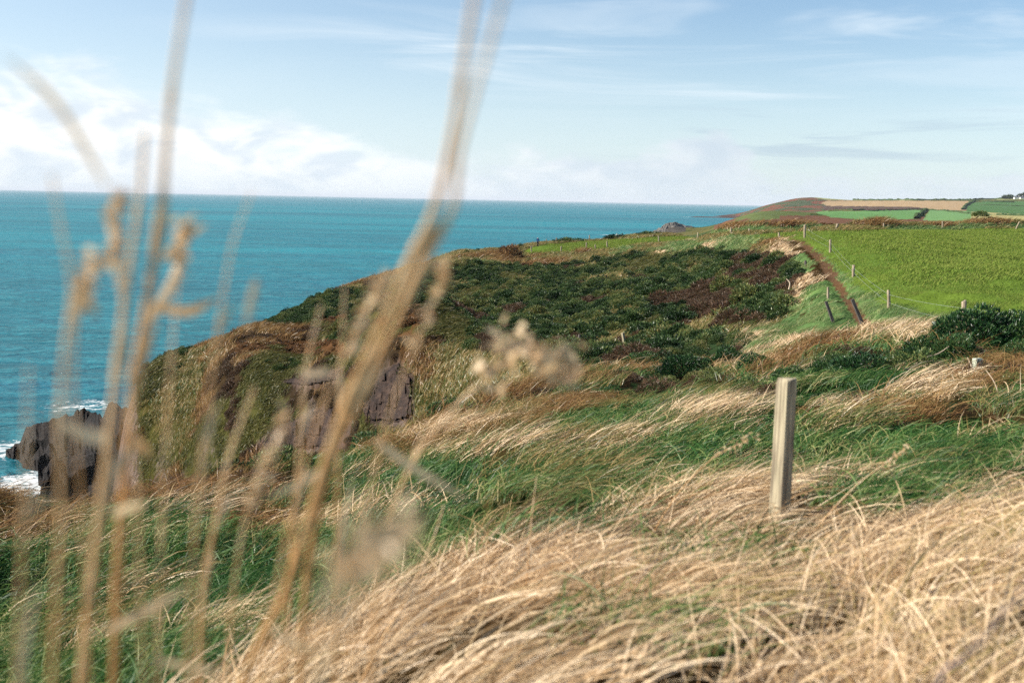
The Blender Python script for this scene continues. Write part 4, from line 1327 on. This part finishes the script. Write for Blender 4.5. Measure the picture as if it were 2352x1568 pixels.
def branch(label, uv, d, r):
    P_ = np.array([at(u, v, d + k * 0.15) for k, (u, v) in enumerate(uv)])
    b = P_[0].copy()
    V_, F_ = tube(smooth_line(P_ - b, 14), np.linspace(r, r * 0.35, 14), 5)
    o = link('dead_branch', mesh_np('dead_branch', V_, F_), M_twig, label=label, cat='branch', group=G6)
    o.location = b


branch('bleached dead branch forking up through the gorse left of the big bush', [(2090, 868), (2100, 840), (2125, 822), (2155, 812), (2180, 795)], 22.5, 0.02)
branch('short pale curved twig under the gorse left of the pale stump', [(2075, 845), (2088, 850), (2100, 862)], 20.5, 0.014)
branch('bare twig crossing in front of the pale stump', [(2240, 880), (2232, 845), (2222, 820)], 19, 0.012)
branch('thin dark bare stem bending over at the right edge of the brown bank', [(2310, 985), (2300, 930), (2285, 880), (2265, 850)], 16, 0.012)
branch('pale arching twig standing out of the bramble on the hillside', [(1812, 665), (1814, 650), (1806, 640)], 66, 0.05)

# ------------------------------------------------------------------ rocks
def rock_mat(name, a, b_, c_):
    m, t = new_mat(name)
    pos = t.n('ShaderNodeNewGeometry').outputs['Position']
    n = t.noise(t.scale3(pos, (0.8, 0.8, 1.6)), 0.9, 8, 0.68, 0.5)
    c = t.ramp(n, [(0.28, srgb(a)), (0.5, srgb(b_)), (0.74, srgb(c_))])
    bump = t.n('ShaderNodeBump', ins={'Height': n, 'Strength': 0.9, 'Distance': 0.6})
    b = t.n('ShaderNodeBsdfPrincipled', ins={'Base Color': c, 'Roughness': 0.85, 'Specular IOR Level': 0.25, 'Normal': bump.outputs[0]})
    t.n('ShaderNodeOutputMaterial', ins={0: b})
    return m


M_rock = rock_mat('dark wet sea rock', '#0b0908', '#1a1513', '#302620')
M_slab = rock_mat('purple grey strata', '#140e0c', '#34261f', '#5e4a3c')


def ridge3(P, seed, f):
    q = P * f
    return (np.abs(fbm(q[:, 0] + q[:, 2] * 0.7, q[:, 1] - q[:, 2] * 0.4, seed, 4) - 0.5) + np.abs(fbm(q[:, 1] + 5, q[:, 2] * 1.3 + 3, seed + 9, 4) - 0.5))


def rock(name, label, profile, d0, depth, seed, group=None, big=1.0, mat=None):
    """profile: top outline (u, v, distance) from left to right; the rock runs down to the sea"""
    top = np.array([at(*p) for p in profile])
    c = top.mean(0); c[2] = 0
    fine = smooth_line(top, 70)
    nr = 26
    rows = []
    view = np.array([c[0], c[1]]); view /= np.linalg.norm(view)
    for k in range(nr):
        f = k / (nr - 1) * 2 - 1                   # -1 sea on this side .. 0 crest .. 1 sea behind
        s = abs(f) ** 0.8
        P_ = fine.copy()
        tp_ = np.sin(np.pi * np.clip(np.linspace(0.04, 0.96, 70), 0, 1)) ** 0.6
        P_[:, :2] += view[None] * (f * depth * tp_)[:, None]
        P_[:, 2] = fine[:, 2] * (1 - s) - 2.5 * s
        rows.append(P_)
    V_ = np.concatenate(rows)
    nrm = np.stack([np.zeros(len(V_)), -np.ones(len(V_)) * 0.6, np.ones(len(V_)) * 0.6], -1)
    dis = ((0.36 - ridge3(V_, seed, 0.22 / big)) * 6.0 + (0.36 - ridge3(V_, seed + 3, 0.7 / big)) * 3.0) * big
    f = np.repeat(np.abs(np.linspace(-1, 1, nr)), 70)
    dis = dis - dis.mean() + 0.25 * big
    V_[:, 2] += dis * (0.35 + 0.65 * np.sin(np.pi * np.clip(f, 0, 1)))
    V_[:, :2] += view * ((fbm(V_[:, 0] * 0.3 / big, V_[:, 2] * 0.5 / big, seed + 5, 3) - 0.5) * 5.0 * big)[:, None]
    F_ = grid_faces(nr, 70)
    b = c.copy()
    o = link(name, mesh_np(name, V_ - b, F_[:, ::-1], False), mat or M_rock, label=label, cat='rock', group=group)
    o.location = b
    return o


GR = 'sea rocks at the foot of the cliff'
rock('sea_rock', 'long dark rocky point running out into the surf', [(15, 1034, 188), (35, 1014, 186), (60, 985, 184), (100, 962, 181), (150, 945, 177), (190, 930, 172), (230, 938, 166), (265, 905, 160), (300, 930, 154), (330, 980, 150)], 0, 14.0, 5, GR)
rock('sea_rock', 'broad dark rock below the rocky point, above the white water', [(70, 1172, 153), (90, 1130, 152), (102, 1085, 152), (125, 1050, 152), (170, 1035, 152), (230, 1020, 150), (290, 1030, 146), (330, 1060, 142)], 0, 7.0, 8, GR)
rock('sea_rock', 'brown peaked rock at the bottom left corner of the sea', [(-90, 1200, 142), (-40, 1150, 142), (0, 1122, 142), (20, 1130, 142), (45, 1160, 142), (85, 1215, 142)], 0, 5.0, 12, GR)
rock('sea_rock', 'small dark reef just off the broad rock', [(86, 1046, 166), (100, 1036, 166), (130, 1034, 165), (170, 1030, 163)], 0, 2.5, 15, GR)

rock('rocky_crag', 'craggy dark rock point rising from the sea beyond the clifftop pasture', [(1452, 543, 1350), (1480, 537, 1355), (1499, 531, 1360), (1517, 521, 1365), (1531, 513, 1370), (1546, 506, 1375), (1561, 510, 1380),
                                    (1572, 515, 1385), (1592, 518, 1390), (1610, 524, 1395)], 0, 60.0, 21, None, 2.6, rock_mat('far grey crag', '#2e2c2c', '#5a5650', '#7c766c'))

# strata in the cove cliff: ribbed faces standing out of the slope
def rock_face(label, poly, seed, overhang=0.0, rib=0.9):
    g = np.random.default_rng(seed)
    u0, u1 = min(p[0] for p in poly) - 14, max(p[0] for p in poly) + 14
    v0, v1 = min(p[1] for p in poly) - 10, max(p[1] for p in poly) + 10
    ns, nt = max(24, int((u1 - u0) / 2.0)), max(10, int((v1 - v0) / 3.5))
    c, _ = hit((u0 + u1) / 2, v1, 75)
    V_ = np.zeros((ns, nt, 3))
    pp = np.array(poly, float); pc = pp.mean(0)
    for i in range(ns):
        for k in range(nt):
            u = u0 + (u1 - u0) * i / (ns - 1); v = v1 + (v0 - v1) * k / (nt - 1)
            b, d = hit(u, v, 75)
            f = k / (nt - 1)
            inside = inpoly(np.array([u]), np.array([v]), poly)[0]
            shr = [(pc[0] + (q[0] - pc[0]) * 0.86, pc[1] + (q[1] - pc[1]) * 0.86) for q in poly]
            m = 1.0 if inpoly(np.array([u]), np.array([v]), shr)[0] else (0.45 if inside else 0.0)
            s_ = u / 9.0 + 0.5 * math.sin(v / 30.0)
            col = float(vnoise(math.floor(s_) * 3.7, math.floor(v / 26.0 + 2.3 * float(vnoise(math.floor(s_), 0.5, seed))) * 1.9, seed))
            fine = float(fbm(u / 5.0, v / 16.0, seed + 3, 3))
            off = (rib * col + 0.35 * fine + overhang * (f - 0.35)) * m - 0.35 * (1 - m)
            w = -np.array([b[0], b[1], 0]) / d
            V_[i, k] = b + w * off + np.array([0, 0, 0.12 * m])
    me = mesh_np('rock_outcrop', V_.reshape(-1, 3) - c, grid_faces(ns, nt), False)
    o = link('rock_outcrop', me, M_slab, label=label, cat='rock')
    o.location = c


rock_face('upright purplish striped rock below the gorse hillside', ROCKS[0], 61)
rock_face('dark overhung rock face left in the cove cliff', ROCKS[1], 62, 1.6)
rock_face('broken pinkish ledge of rubble above the cove cliff', ROCKS[2], 63, 0.0, 0.6)

# ------------------------------------------------------------------ the walker
def human(base, facing, h=1.76):
    """one continuous body grown from a skeleton, mid-stride"""
    J = {'pelvis': (0, 0, .93, .15), 'waist': (0, 0, 1.08, .14), 'chest': (0, .02, 1.30, .175), 'neck': (0, .03, 1.48, .065), 'head': (0, .05, 1.60, .105), 'crown': (0, .05, 1.72, .085),
         'sL': (-.19, .02, 1.42, .075), 'eL': (-.30, -.02, 1.14, .055), 'wL': (-.33, .10, .90, .042), 'hL': (-.33, .13, .82, .045),
         'sR': (.19, .02, 1.42, .075), 'eR': (.40, -.02, 1.18, .055), 'wR': (.27, .16, 1.04, .042), 'hR': (.22, .20, 1.02, .045),
         'tL': (-.10, .0, .90, .10), 'kL': (-.12, .12, .50, .07), 'aL': (-.12, .08, .10, .05), 'fL': (-.12, .22, .045, .045),
         'tR': (.10, .0, .90, .10), 'kR': (.11, .02, .50, .07), 'aR': (.11, -.16, .12, .05), 'fR': (.11, -.03, .05, .045)}
    E = [('pelvis', 'waist'), ('waist', 'chest'), ('chest', 'neck'), ('neck', 'head'), ('head', 'crown'), ('chest', 'sL'), ('sL', 'eL'), ('eL', 'wL'), ('wL', 'hL'), ('chest', 'sR'), ('sR', 'eR'),
         ('eR', 'wR'), ('wR', 'hR'), ('pelvis', 'tL'), ('tL', 'kL'), ('kL', 'aL'), ('aL', 'fL'), ('pelvis', 'tR'), ('tR', 'kR'), ('kR', 'aR'), ('aR', 'fR')]
    ks = list(J)
    me = bpy.data.meshes.new('person')
    me.from_pydata([J[k][:3] for k in ks], [(ks.index(a), ks.index(b)) for a, b in E], [])
    o = bpy.data.objects.new('person', me); COL.objects.link(o)
    sk = o.modifiers.new('skin', 'SKIN')
    for i, k in enumerate(ks):
        r = J[k][3]; me.skin_vertices[0].data[i].radius = (r, r)
    me.skin_vertices[0].data[0].use_root = True
    sb = o.modifiers.new('sub', 'SUBSURF'); sb.levels = 1; sb.render_levels = 1
    m, t = new_mat('walker clothes')
    z = t.n('ShaderNodeSeparateXYZ', ins={0: t.n('ShaderNodeTexCoord').outputs['Object']}).outputs[2]
    c = t.ramp(t.math('DIVIDE', z, 1.8), [(0.0, srgb('#2a2622')), (0.07, srgb('#20242e')), (0.52, srgb('#26406a')), (0.835, srgb('#b48a70')), (0.92, srgb('#9cb4c4'))], 'CONSTANT')
    b = t.n('ShaderNodeBsdfDiffuse', ins={0: c}); t.n('ShaderNodeOutputMaterial', ins={0: b})
    me.materials.append(m)
    o.location = base; o.rotation_euler = (0, 0, facing); o.scale = (h / 1.78,) * 3
    tag(o, 'person in a dark blue jacket and pale hat walking along the cliff edge', 'person')
    return o


human((WALK[0], WALK[1], float(ground_z(WALK[0], WALK[1]))), R(155), 1.84)

# ------------------------------------------------------------------ far hedges, cottages, trees, ship
M_hedge = plant_mat('far hedge', st('#24321e', '#33442a', '#435434', '#3a3a26'), 0.0, 0.0, 0.02)


def far_z(x, y):
    a = np.arctan2(x, y); l = np.log(np.hypot(x, y))
    return bil(FZ, np.interp(a, AZ_F, np.arange(len(AZ_F))), np.interp(l, LD_F, np.arange(len(LD_F))))


def far_hit(u, v):
    r = ray(u, v); h = math.hypot(r[0], r[1])
    d = np.geomspace(420, 4550, 6000)
    x, y, z = r[0] / h * d, r[1] / h * d, CAM[2] + r[2] / h * d
    g = far_z(x, y)
    bel = np.nonzero(z < g)[0]
    i = bel[0] if len(bel) else int(np.argmin(np.abs(np.arctan2(g - CAM[2], d) - math.atan2(r[2], h))))
    return np.array([x[i], y[i], g[i]]), d[i]


def hedge(label, uvs, hpx, seed, dmin=None):
    g = np.random.default_rng(seed)
    pts = np.array([far_hit(u, v)[0] for u, v in uvs])
    L = np.linalg.norm(np.diff(pts, axis=0), axis=1).sum()
    n = int(max(14, min(160, L / 7)))
    t_ = np.linspace(0, len(pts) - 1, n)
    line = np.stack([np.interp(t_, np.arange(len(pts)), pts[:, k]) for k in range(3)], -1)
    dd = np.hypot(line[:, 0], line[:, 1]).mean()
    hh = hpx / FOC * dd
    line[:, 2] = far_z(line[:, 0], line[:, 1]) + hh * 0.2
    rad = hh * (0.55 + 0.9 * g.random(n) * g.random(n))
    V_, F_ = tube(line, rad, 7)
    V_[:, 2] += g.normal(0, hh * 0.12, len(V_))
    b = line[n // 2].copy()
    o = link('hedge', mesh_np('hedge', V_ - b, F_, False, {'tint': g.random(len(V_))}), M_hedge, label=label, cat='hedge', group='hedges between the far fields')
    o.location = b


hedge('dark hedge along the top skyline of the straw-coloured far field', [(1960, 459), (2030, 460), (2100, 460), (2170, 460), (2235, 460)], 3.0, 1)
hedge('hedge between the straw field and the lower green fields', [(1890, 484), (1960, 484), (2030, 484), (2125, 482)], 2.6, 2)
hedge('hedge running down between the two pale green fields', [(2128, 482), (2122, 488), (2114, 495), (2104, 503)], 5.0, 3)
hedge('hedge from the field corner along the upper edge of the right fields', [(2130, 482), (2180, 486), (2240, 491), (2300, 494), (2352, 496), (2420, 498)], 3.2, 4)
hedge('curving hedge at the right end of the straw field', [(2212, 482), (2216, 475), (2226, 468), (2240, 463)], 3.5, 5)
hedge('thin hedge crossing the dark green field at the right edge', [(2250, 471), (2300, 472), (2352, 474), (2420, 475)], 1.8, 6)
hedge('upper thin hedge under the cottages at the right edge', [(2235, 463), (2280, 464), (2330, 465)], 2.0, 7)
hedge('dark hedge on the skyline left of the cottages', [(2235, 459), (2280, 458), (2320, 457)], 3.0, 8)

M_white = plain_mat('white render wall', '#e8e6e0', 0.9)
M_slate = plain_mat('slate roof', '#50545c', 0.8)
M_glassd = plain_mat('dark window', '#20262c', 0.2)


def cottage(label, u, v, w, dp, h, rz):
    p, d = far_hit(u, v)
    e = empty('cottage', p, rz, label=label, cat='house', group='cottages on the far skyline')
    bm = bmesh.new()
    bmesh.ops.create_cube(bm, size=1.0, matrix=Matrix.Translation((0, 0, h / 2 - 1)) @ Matrix.Diagonal((w, dp, h + 2, 1)))
    me = bpy.data.meshes.new('wall'); bm.to_mesh(me); bm.free()
    link('wall', me, M_white, parent=e)
    o_, r_ = 0.4, h * 0.7
    V_ = [(-w / 2 - o_, -dp / 2 - o_, h), (w / 2 + o_, -dp / 2 - o_, h), (w / 2 + o_, dp / 2 + o_, h), (-w / 2 - o_, dp / 2 + o_, h), (-w / 2 - o_, 0, h + r_), (w / 2 + o_, 0, h + r_)]
    me = bpy.data.meshes.new('roof'); me.from_pydata(V_, [], [(0, 1, 5, 4), (2, 3, 4, 5), (0, 4, 3), (1, 2, 5), (0, 3, 2, 1)])
    rf = link('roof', me, M_slate, parent=e)
    bm = bmesh.new(); bmesh.ops.create_cube(bm, size=1.0, matrix=Matrix.Translation((w / 2 - 1, 0, h + r_ + 0.5)) @ Matrix.Diagonal((1.2, 1.2, 2.4, 1)))
    me = bpy.data.meshes.new('chimney'); bm.to_mesh(me); bm.free()
    link('chimney', me, M_white, parent=rf)
    for k in range(4):
        bm = bmesh.new(); bmesh.ops.create_cube(bm, size=1.0, matrix=Matrix.Translation((-w / 2 + w * (k + 0.7) / 4.4, -dp / 2, h * 0.55)) @ Matrix.Diagonal((1.3, 0.2, 1.6, 1)))
        me = bpy.data.meshes.new('window'); bm.to_mesh(me); bm.free()
        link('window', me, M_glassd, parent=e)


cottage('long white cottage on the far skyline, left one of two', 2335, 457, 16, 7, 4.5, R(8))
cottage('short white cottage on the far skyline, right one of two', 2346, 457, 10, 7, 4.5, R(8))


def far_tree(label, u, v, wpx, hpx, seed):
    p, d = far_hit(u, v)
    e = empty('skyline_tree', p, label=label, cat='tree', group='trees on the far skyline')
    w, h = wpx / FOC * d, hpx / FOC * d
    V_, F_ = tube(np.array([[0, 0, -2], [0.2, 0, h * .3], [0.1, 0.2, h * .6]]), [w * .04, w * .03, w * .02], 6)
    link('trunk', mesh_np('trunk', V_, F_), M_stem, parent=e)
    V_, F_, T_ = spray_ball(260, w / 2, h * 0.8, w * 0.2, seed, 6, 3, 0.3)
    link('crown', mesh_np('crown', V_ + np.array([0, 0, h * .15]), F_, False, {'tint': T_}), M_hedge, parent=e)


far_tree('dark rounded skyline tree between and above the white cottages', 2341, 456, 14, 9, 41)
far_tree('wide dark skyline tree at the right edge beside the cottages', 2360, 456, 26, 12, 42)
far_tree('low dark skyline tree left of the cottages', 2316, 457, 26, 6, 43)

sp_ = at(296, 444, 16000.0); sp_[2] = 0
ship = empty('ship', sp_, R(80), label='tiny grey ship on the sea horizon behind the tall stalks', cat='ship')
bm = bmesh.new()
hv = [(-2.6, -20, 0), (2.6, -20, 0), (3, 10, 0), (0, 22, 0), (-3, 10, 0)]
lo = [bm.verts.new((x * .8, y * .9, -1)) for x, y, z in hv]; hi = [bm.verts.new((x, y, 5)) for x, y, z in hv]
for i in range(5):
    bm.faces.new((lo[i], lo[(i + 1) % 5], hi[(i + 1) % 5], hi[i]))
bm.faces.new(hi)
me = bpy.data.meshes.new('hull'); bm.to_mesh(me); bm.free()
M_ship = plain_mat('grey ship paint', '#6c7478', 0.6)
link('hull', me, M_ship, parent=ship)
bm = bmesh.new(); bmesh.ops.create_cube(bm, size=1.0, matrix=Matrix.Translation((0, -11, 9)) @ Matrix.Diagonal((5, 9, 8, 1)))
me = bpy.data.meshes.new('bridge'); bm.to_mesh(me); bm.free(); link('bridge', me, M_ship, parent=ship)
V_, F_ = tube(np.array([[0, 2, 5], [0, 2, 14], [0, 2, 20.0]]), [.5, .4, .3], 6)
link('mast', mesh_np('mast', V_, F_), M_ship, parent=ship)

# ------------------------------------------------------------------ tall dry stalks close to the lens
M_stalk = plant_mat('dry stalk', st('#b48452', '#d0a06a', '#e2bc8c', '#f0d6b4'), 0.2, 0.02, 40.0)
M_leafd = plant_mat('dry leaf', st('#b89468', '#ccae84', '#dcc4a0', '#c4a078'), 0.35, 0.03, 6.0)
M_purp = plant_mat('grey purple stem', st('#5c5058', '#6c606c', '#584c50'), 0.0, 0.03, 6.0)


def ribbon(P_, w, seed=0):
    """a leaf blade with a shallow fold along its middle"""
    P_ = smooth_line(P_, 18); n = len(P_)
    tg = np.gradient(P_, axis=0); tg /= np.linalg.norm(tg, axis=1, keepdims=True)
    vw = P_ / np.maximum(np.linalg.norm(P_, axis=1, keepdims=True), 1e-6)
    ref = np.array([0.3, 1.0, 0.25])
    sd_ = np.cross(tg, ref); sd_ /= np.linalg.norm(sd_, axis=1, keepdims=True)
    nn = np.cross(sd_, tg)
    f = np.linspace(0, 1, n)
    wd = w * np.minimum(1, 0.35 + f * 4) * np.clip((1 - f) * 2.6, 0.04, 1)
    V_ = np.stack([P_ - sd_ * wd[:, None] / 2, P_ - nn * wd[:, None] * 0.12, P_ + sd_ * wd[:, None] / 2], 1).reshape(-1, 3)
    F_ = np.concatenate([[[3 * k, 3 * k + 1, 3 * k + 4, 3 * k + 3], [3 * k + 1, 3 * k + 2, 3 * k + 5, 3 * k + 4]] for k in range(n - 1)])
    return V_, F_


def panicle(P_, seed, n=70, L=0.012, spread=0.012):
    g = np.random.default_rng(seed)
    P_ = smooth_line(P_, 60)
    i = g.integers(0, 60, n)
    c = P_[i] + g.normal(0, spread, (n, 3))
    d = g.normal(0, 1, (n, 3)) + np.gradient(P_, axis=0)[i] * 400
    d /= np.linalg.norm(d, axis=1, keepdims=True)
    s = np.cross(d, g.normal(size=(n, 3))); s /= np.linalg.norm(s, axis=1, keepdims=True)
    V_ = np.stack([c - d * L / 2, c + s * L * .18, c + d * L / 2, c - s * L * .18], 1).reshape(-1, 3)
    return V_, np.arange(4 * n).reshape(n, 4)


GS = 'tall dry stalks close to the camera'


def stalk(label, uv, d, r, leaves=(), head=None, mat=None, dtop=None, sheath=True):
    k_ = 1.45 if d < 1.5 else 1.0
    dt = (dtop or d) * k_; d = d * k_; r = r * k_ * 0.80
    leaves = [(lf, w * k_, ld * k_) for lf, w, ld in leaves]
    if head:
        head = (head[0], head[1] * k_, head[2], head[3] * k_, head[4] * k_)
    n = len(uv)
    P_ = [at(u, v, d + (dt - d) * k / (n - 1)) for k, (u, v) in enumerate(uv)]
    p0 = P_[0]; dirn = (P_[0] - P_[1]) / np.linalg.norm(P_[0] - P_[1]); dirn[2] = min(dirn[2], -0.75)
    drop = p0[2] - float(ground_z(p0[0], p0[1]))
    foot = p0 + dirn / -dirn[2] * drop
    foot[2] = float(ground_z(foot[0], foot[1])) - 0.02
    mid = foot * 0.5 + p0 * 0.5
    full = smooth_line(np.array([foot, mid] + P_), 70)
    e = empty('dry_stalk', foot, label=label, cat='grass stalk', group=GS)
    rad = np.interp(np.linspace(0, 1, 70), [0, 0.45, 1], [r * 1.05, r * 0.98, r * 0.5])
    for k in range(8, 70, 13):
        rad[k] *= 1.35                              # nodes
    V_, F_ = tube(full - foot, rad, 7)
    g = np.random.default_rng(int(uv[0][0]) + 17)
    link('stem', mesh_np('stem', V_, F_, True, {'tint': np.repeat(np.linspace(0, 1, 70), 7)}), mat or M_stalk, parent=e)
    if sheath:
        for q in (0.45, 0.62):                 # dry sheaths wrapped round the stem, ending in a short blade
            k0 = int(q * 70); seg = full[k0:min(70, k0 + 9)]
            if len(seg) < 6:
                continue
            sl = seg + np.linspace(0, 1, len(seg))[:, None] ** 2 * np.array([g.normal(0.008, 0.008), g.normal(0, 0.006), -0.002])
            V_, F_ = ribbon(sl - foot, r * 2.8)
            link('leaf', mesh_np('leaf', V_, F_, True, {'tint': np.full(len(V_), g.random())}), M_leafd, parent=e)
    for lf, w, ld in leaves:
        Q = np.array([at(u, v, ld + 0.01 * k) for k, (u, v) in enumerate(lf)])
        V_, F_ = ribbon(Q, w)
        link('leaf', mesh_np('leaf', V_ - foot, F_, True, {'tint': np.full(len(V_), g.random())}), M_leafd, parent=e)
    if head:
        hp, hd, nn, L, spd = head
        V_, F_ = panicle(np.array([at(u, v, hd) for u, v in hp]), int(uv[0][0]), nn, L, spd)
        link('seed_head', mesh_np('seed_head', V_ - foot, F_, False, {'tint': np.repeat(g.random(nn), 4)}), M_leafd, parent=e)
    return e


stalk('thick tan stalk at the left, left one of the tall close pair', [(185, 1568), (215, 1300), (240, 1100), (262, 900), (285, 700), (318, 480), (332, 300)], .62, .0026, dtop=.52, leaves=
      [([(262, 1010), (200, 1000), (115, 962)], .009, .62), ([(255, 1180), (300, 1165), (345, 1152)], .007, .6), ([(240, 1450), (340, 1400), (445, 1340)], .006, .63)])
stalk('tall tan stalk reaching the picture top, right one of the close pair', [(262, 1568), (268, 1350), (290, 1050), (312, 850), (345, 650), (370, 480), (383, 330), (400, 170), (432, -30)], .66, .0027, dtop=.46, leaves=
      [([(330, 760), (400, 640), (420, 560)], .006, .66), ([(345, 700), (430, 715), (505, 680)], .006, .64), ([(370, 600), (430, 540), (480, 515)], .005, .66), ([(290, 1040), (320, 1020), (345, 1060)], .010, .62)])
stalk('pale blurred stalk left of the tall close pair', [(120, 1568), (140, 1200), (138, 950), (150, 800), (165, 660), (140, 520), (118, 400)], .50, .0014,
      [([(245, 430), (160, 280), (90, 195), (0, 120)], .0035, .48), ([(165, 660), (205, 700), (215, 730)], .006, .5)])
stalk('faint short stalk at the far left edge over the sea', [(40, 1568), (58, 1100), (66, 840)], .48, .0010)
stalk('thickest stalk leaning right across the middle of the picture', [(560, 1568), (640, 1400), (700, 1220), (760, 1020), (812, 890), (880, 740), (940, 600), (1000, 470), (1040, 300), (1075, 80), (1095, -40)], .70, .0030, dtop=.40, leaves=
      [([(740, 1080), (690, 1110), (600, 1150)], .004, .66), ([(620, 1440), (680, 1480), (760, 1500)], .005, .62)])
stalk('second leaning stalk just behind the thickest one', [(690, 1568), (705, 1330), (745, 1110), (815, 930), (905, 750), (965, 620), (1040, 480), (1060, 330), (1160, -20)], .74, .0024, dtop=.40, leaves=
      [([(760, 850), (720, 860), (680, 850)], .005, .7)])
stalk('slim stalk bending right between the close pair and the leaning stalks', [(455, 1568), (470, 1330), (500, 1180), (525, 1050), (585, 890)], .70, .0019, [([(350, 1512), (430, 1530), (520, 1545)], .006, .6)])
stalk('thin faint stem over the sea between the left pair and the leaning stalks', [(430, 1568), (450, 1200), (485, 880), (510, 700), (535, 560), (578, 440)], .58, .0011, [([(590, 640), (575, 700), (560, 760)], .004, .56)])
stalk('short slim stalk left of the thickest one, ending over the hill', [(650, 1568), (680, 1150), (692, 980), (705, 840), (738, 700)], .75, .0016)
stalk('short straight stalk ending over the red bracken', [(770, 1568), (778, 1000), (785, 800), (792, 655)], .80, .0014)
stalk('arching stalk with a pale fuzzy seed head over the rocky cove', [(850, 1568), (880, 1250), (950, 1060), (1060, 920), (1190, 810)], .80, .0016, [([(860, 1010), (950, 1075), (1080, 1150)], .006, .7)],
      ([(1120, 870), (1190, 805), (1250, 825), (1320, 850)], .8, 110, .016, .009))
stalk('pale broad blurred leaf stalk low in the middle', [(700, 1640), (740, 1420), (760, 1340)], .40, .0010, [([(755, 1335), (870, 1260), (990, 1170)], .012, .36)], ([(760, 1330), (850, 1270), (930, 1230)], .36, 60, .009, .006))
XT = [('hair-thin stem crossing the close pair over the sea', [(330, 1568), (318, 1200), (300, 900), (275, 650), (262, 520)], .56, .0009),
      ('thin stem with a feathery head just right of the close pair', [(360, 1568), (372, 1200), (392, 850), (410, 640), (418, 560)], .62, .0010),
      ('thin feathery stem left of the close pair, over the surf', [(205, 1568), (190, 1200), (170, 900), (178, 720), (200, 640)], .55, .0009),
      ('thin stem hugging the thickest leaning stalk on its left', [(600, 1568), (655, 1250), (725, 980), (800, 800), (860, 700)], .64, .0011),
      ('thin feathery stem right of the leaning stalks', [(800, 1568), (830, 1250), (880, 1000), (950, 800), (1010, 660)], .70, .0011),
      ('thin bent stem low between the slim and the thickest stalks', [(520, 1568), (540, 1330), (575, 1150), (640, 1000)], .68, .0010)]
for lb, uv_, d_, r_ in XT:
    stalk(lb, uv_, d_, r_, head=([uv_[-2], uv_[-1], (uv_[-1][0] + 14, uv_[-1][1] - 60)], d_, 46, .010, .0022), sheath=False)
stalk('grey purple blurred stem in the bottom right corner', [(2130, 1600), (2200, 1520), (2280, 1440), (2370, 1320)], .80, .0013, mat=M_purp)
stalk('upright orange stem in the dry grass right of the leaning stalks', [(860, 1500), (930, 1380), (990, 1250), (1020, 1160)], 2.6, .0028)
stalk('slender upright stem standing over the green patch', [(1212, 1300), (1220, 1200), (1232, 1095)], 3.6, .0026)
stalk('slender arching stem left of the tall grey post', [(1490, 1240), (1560, 1130), (1640, 1050), (1720, 1010)], 4.6, .0028, head=([(1640, 1050), (1700, 1015), (1740, 1000)], 4.6, 50, .02, .01))
stalk('slender stem leaning right behind the tall grey post', [(1860, 1230), (1960, 1120), (2080, 1030)], 4.8, .0028, head=([(2020, 1075), (2085, 1025)], 4.8, 50, .02, .008))


# ------------------------------------------------------------------ sea air
def haze_box():
    bm = bmesh.new()
    bmesh.ops.create_cube(bm, size=1.0, matrix=Matrix.Translation((0, 0, 50)) @ Matrix.Diagonal((200000, 200000, 130, 1)))
    me = bpy.data.meshes.new('haze'); bm.to_mesh(me); bm.free()
    m, t = new_mat('sea haze')
    v = t.n('ShaderNodeVolumePrincipled', ins={'Color': (0.86, 0.92, 1.0, 1), 'Density': HAZE, 'Anisotropy': 0.0})
    o = t.n('ShaderNodeOutputMaterial')
    t.L.new(v.outputs[0], o.inputs['Volume'])
    link('haze', me, m, kind='stuff', label='thin pale sea haze over land and water')


HAZE = 2.6e-5
haze_box()
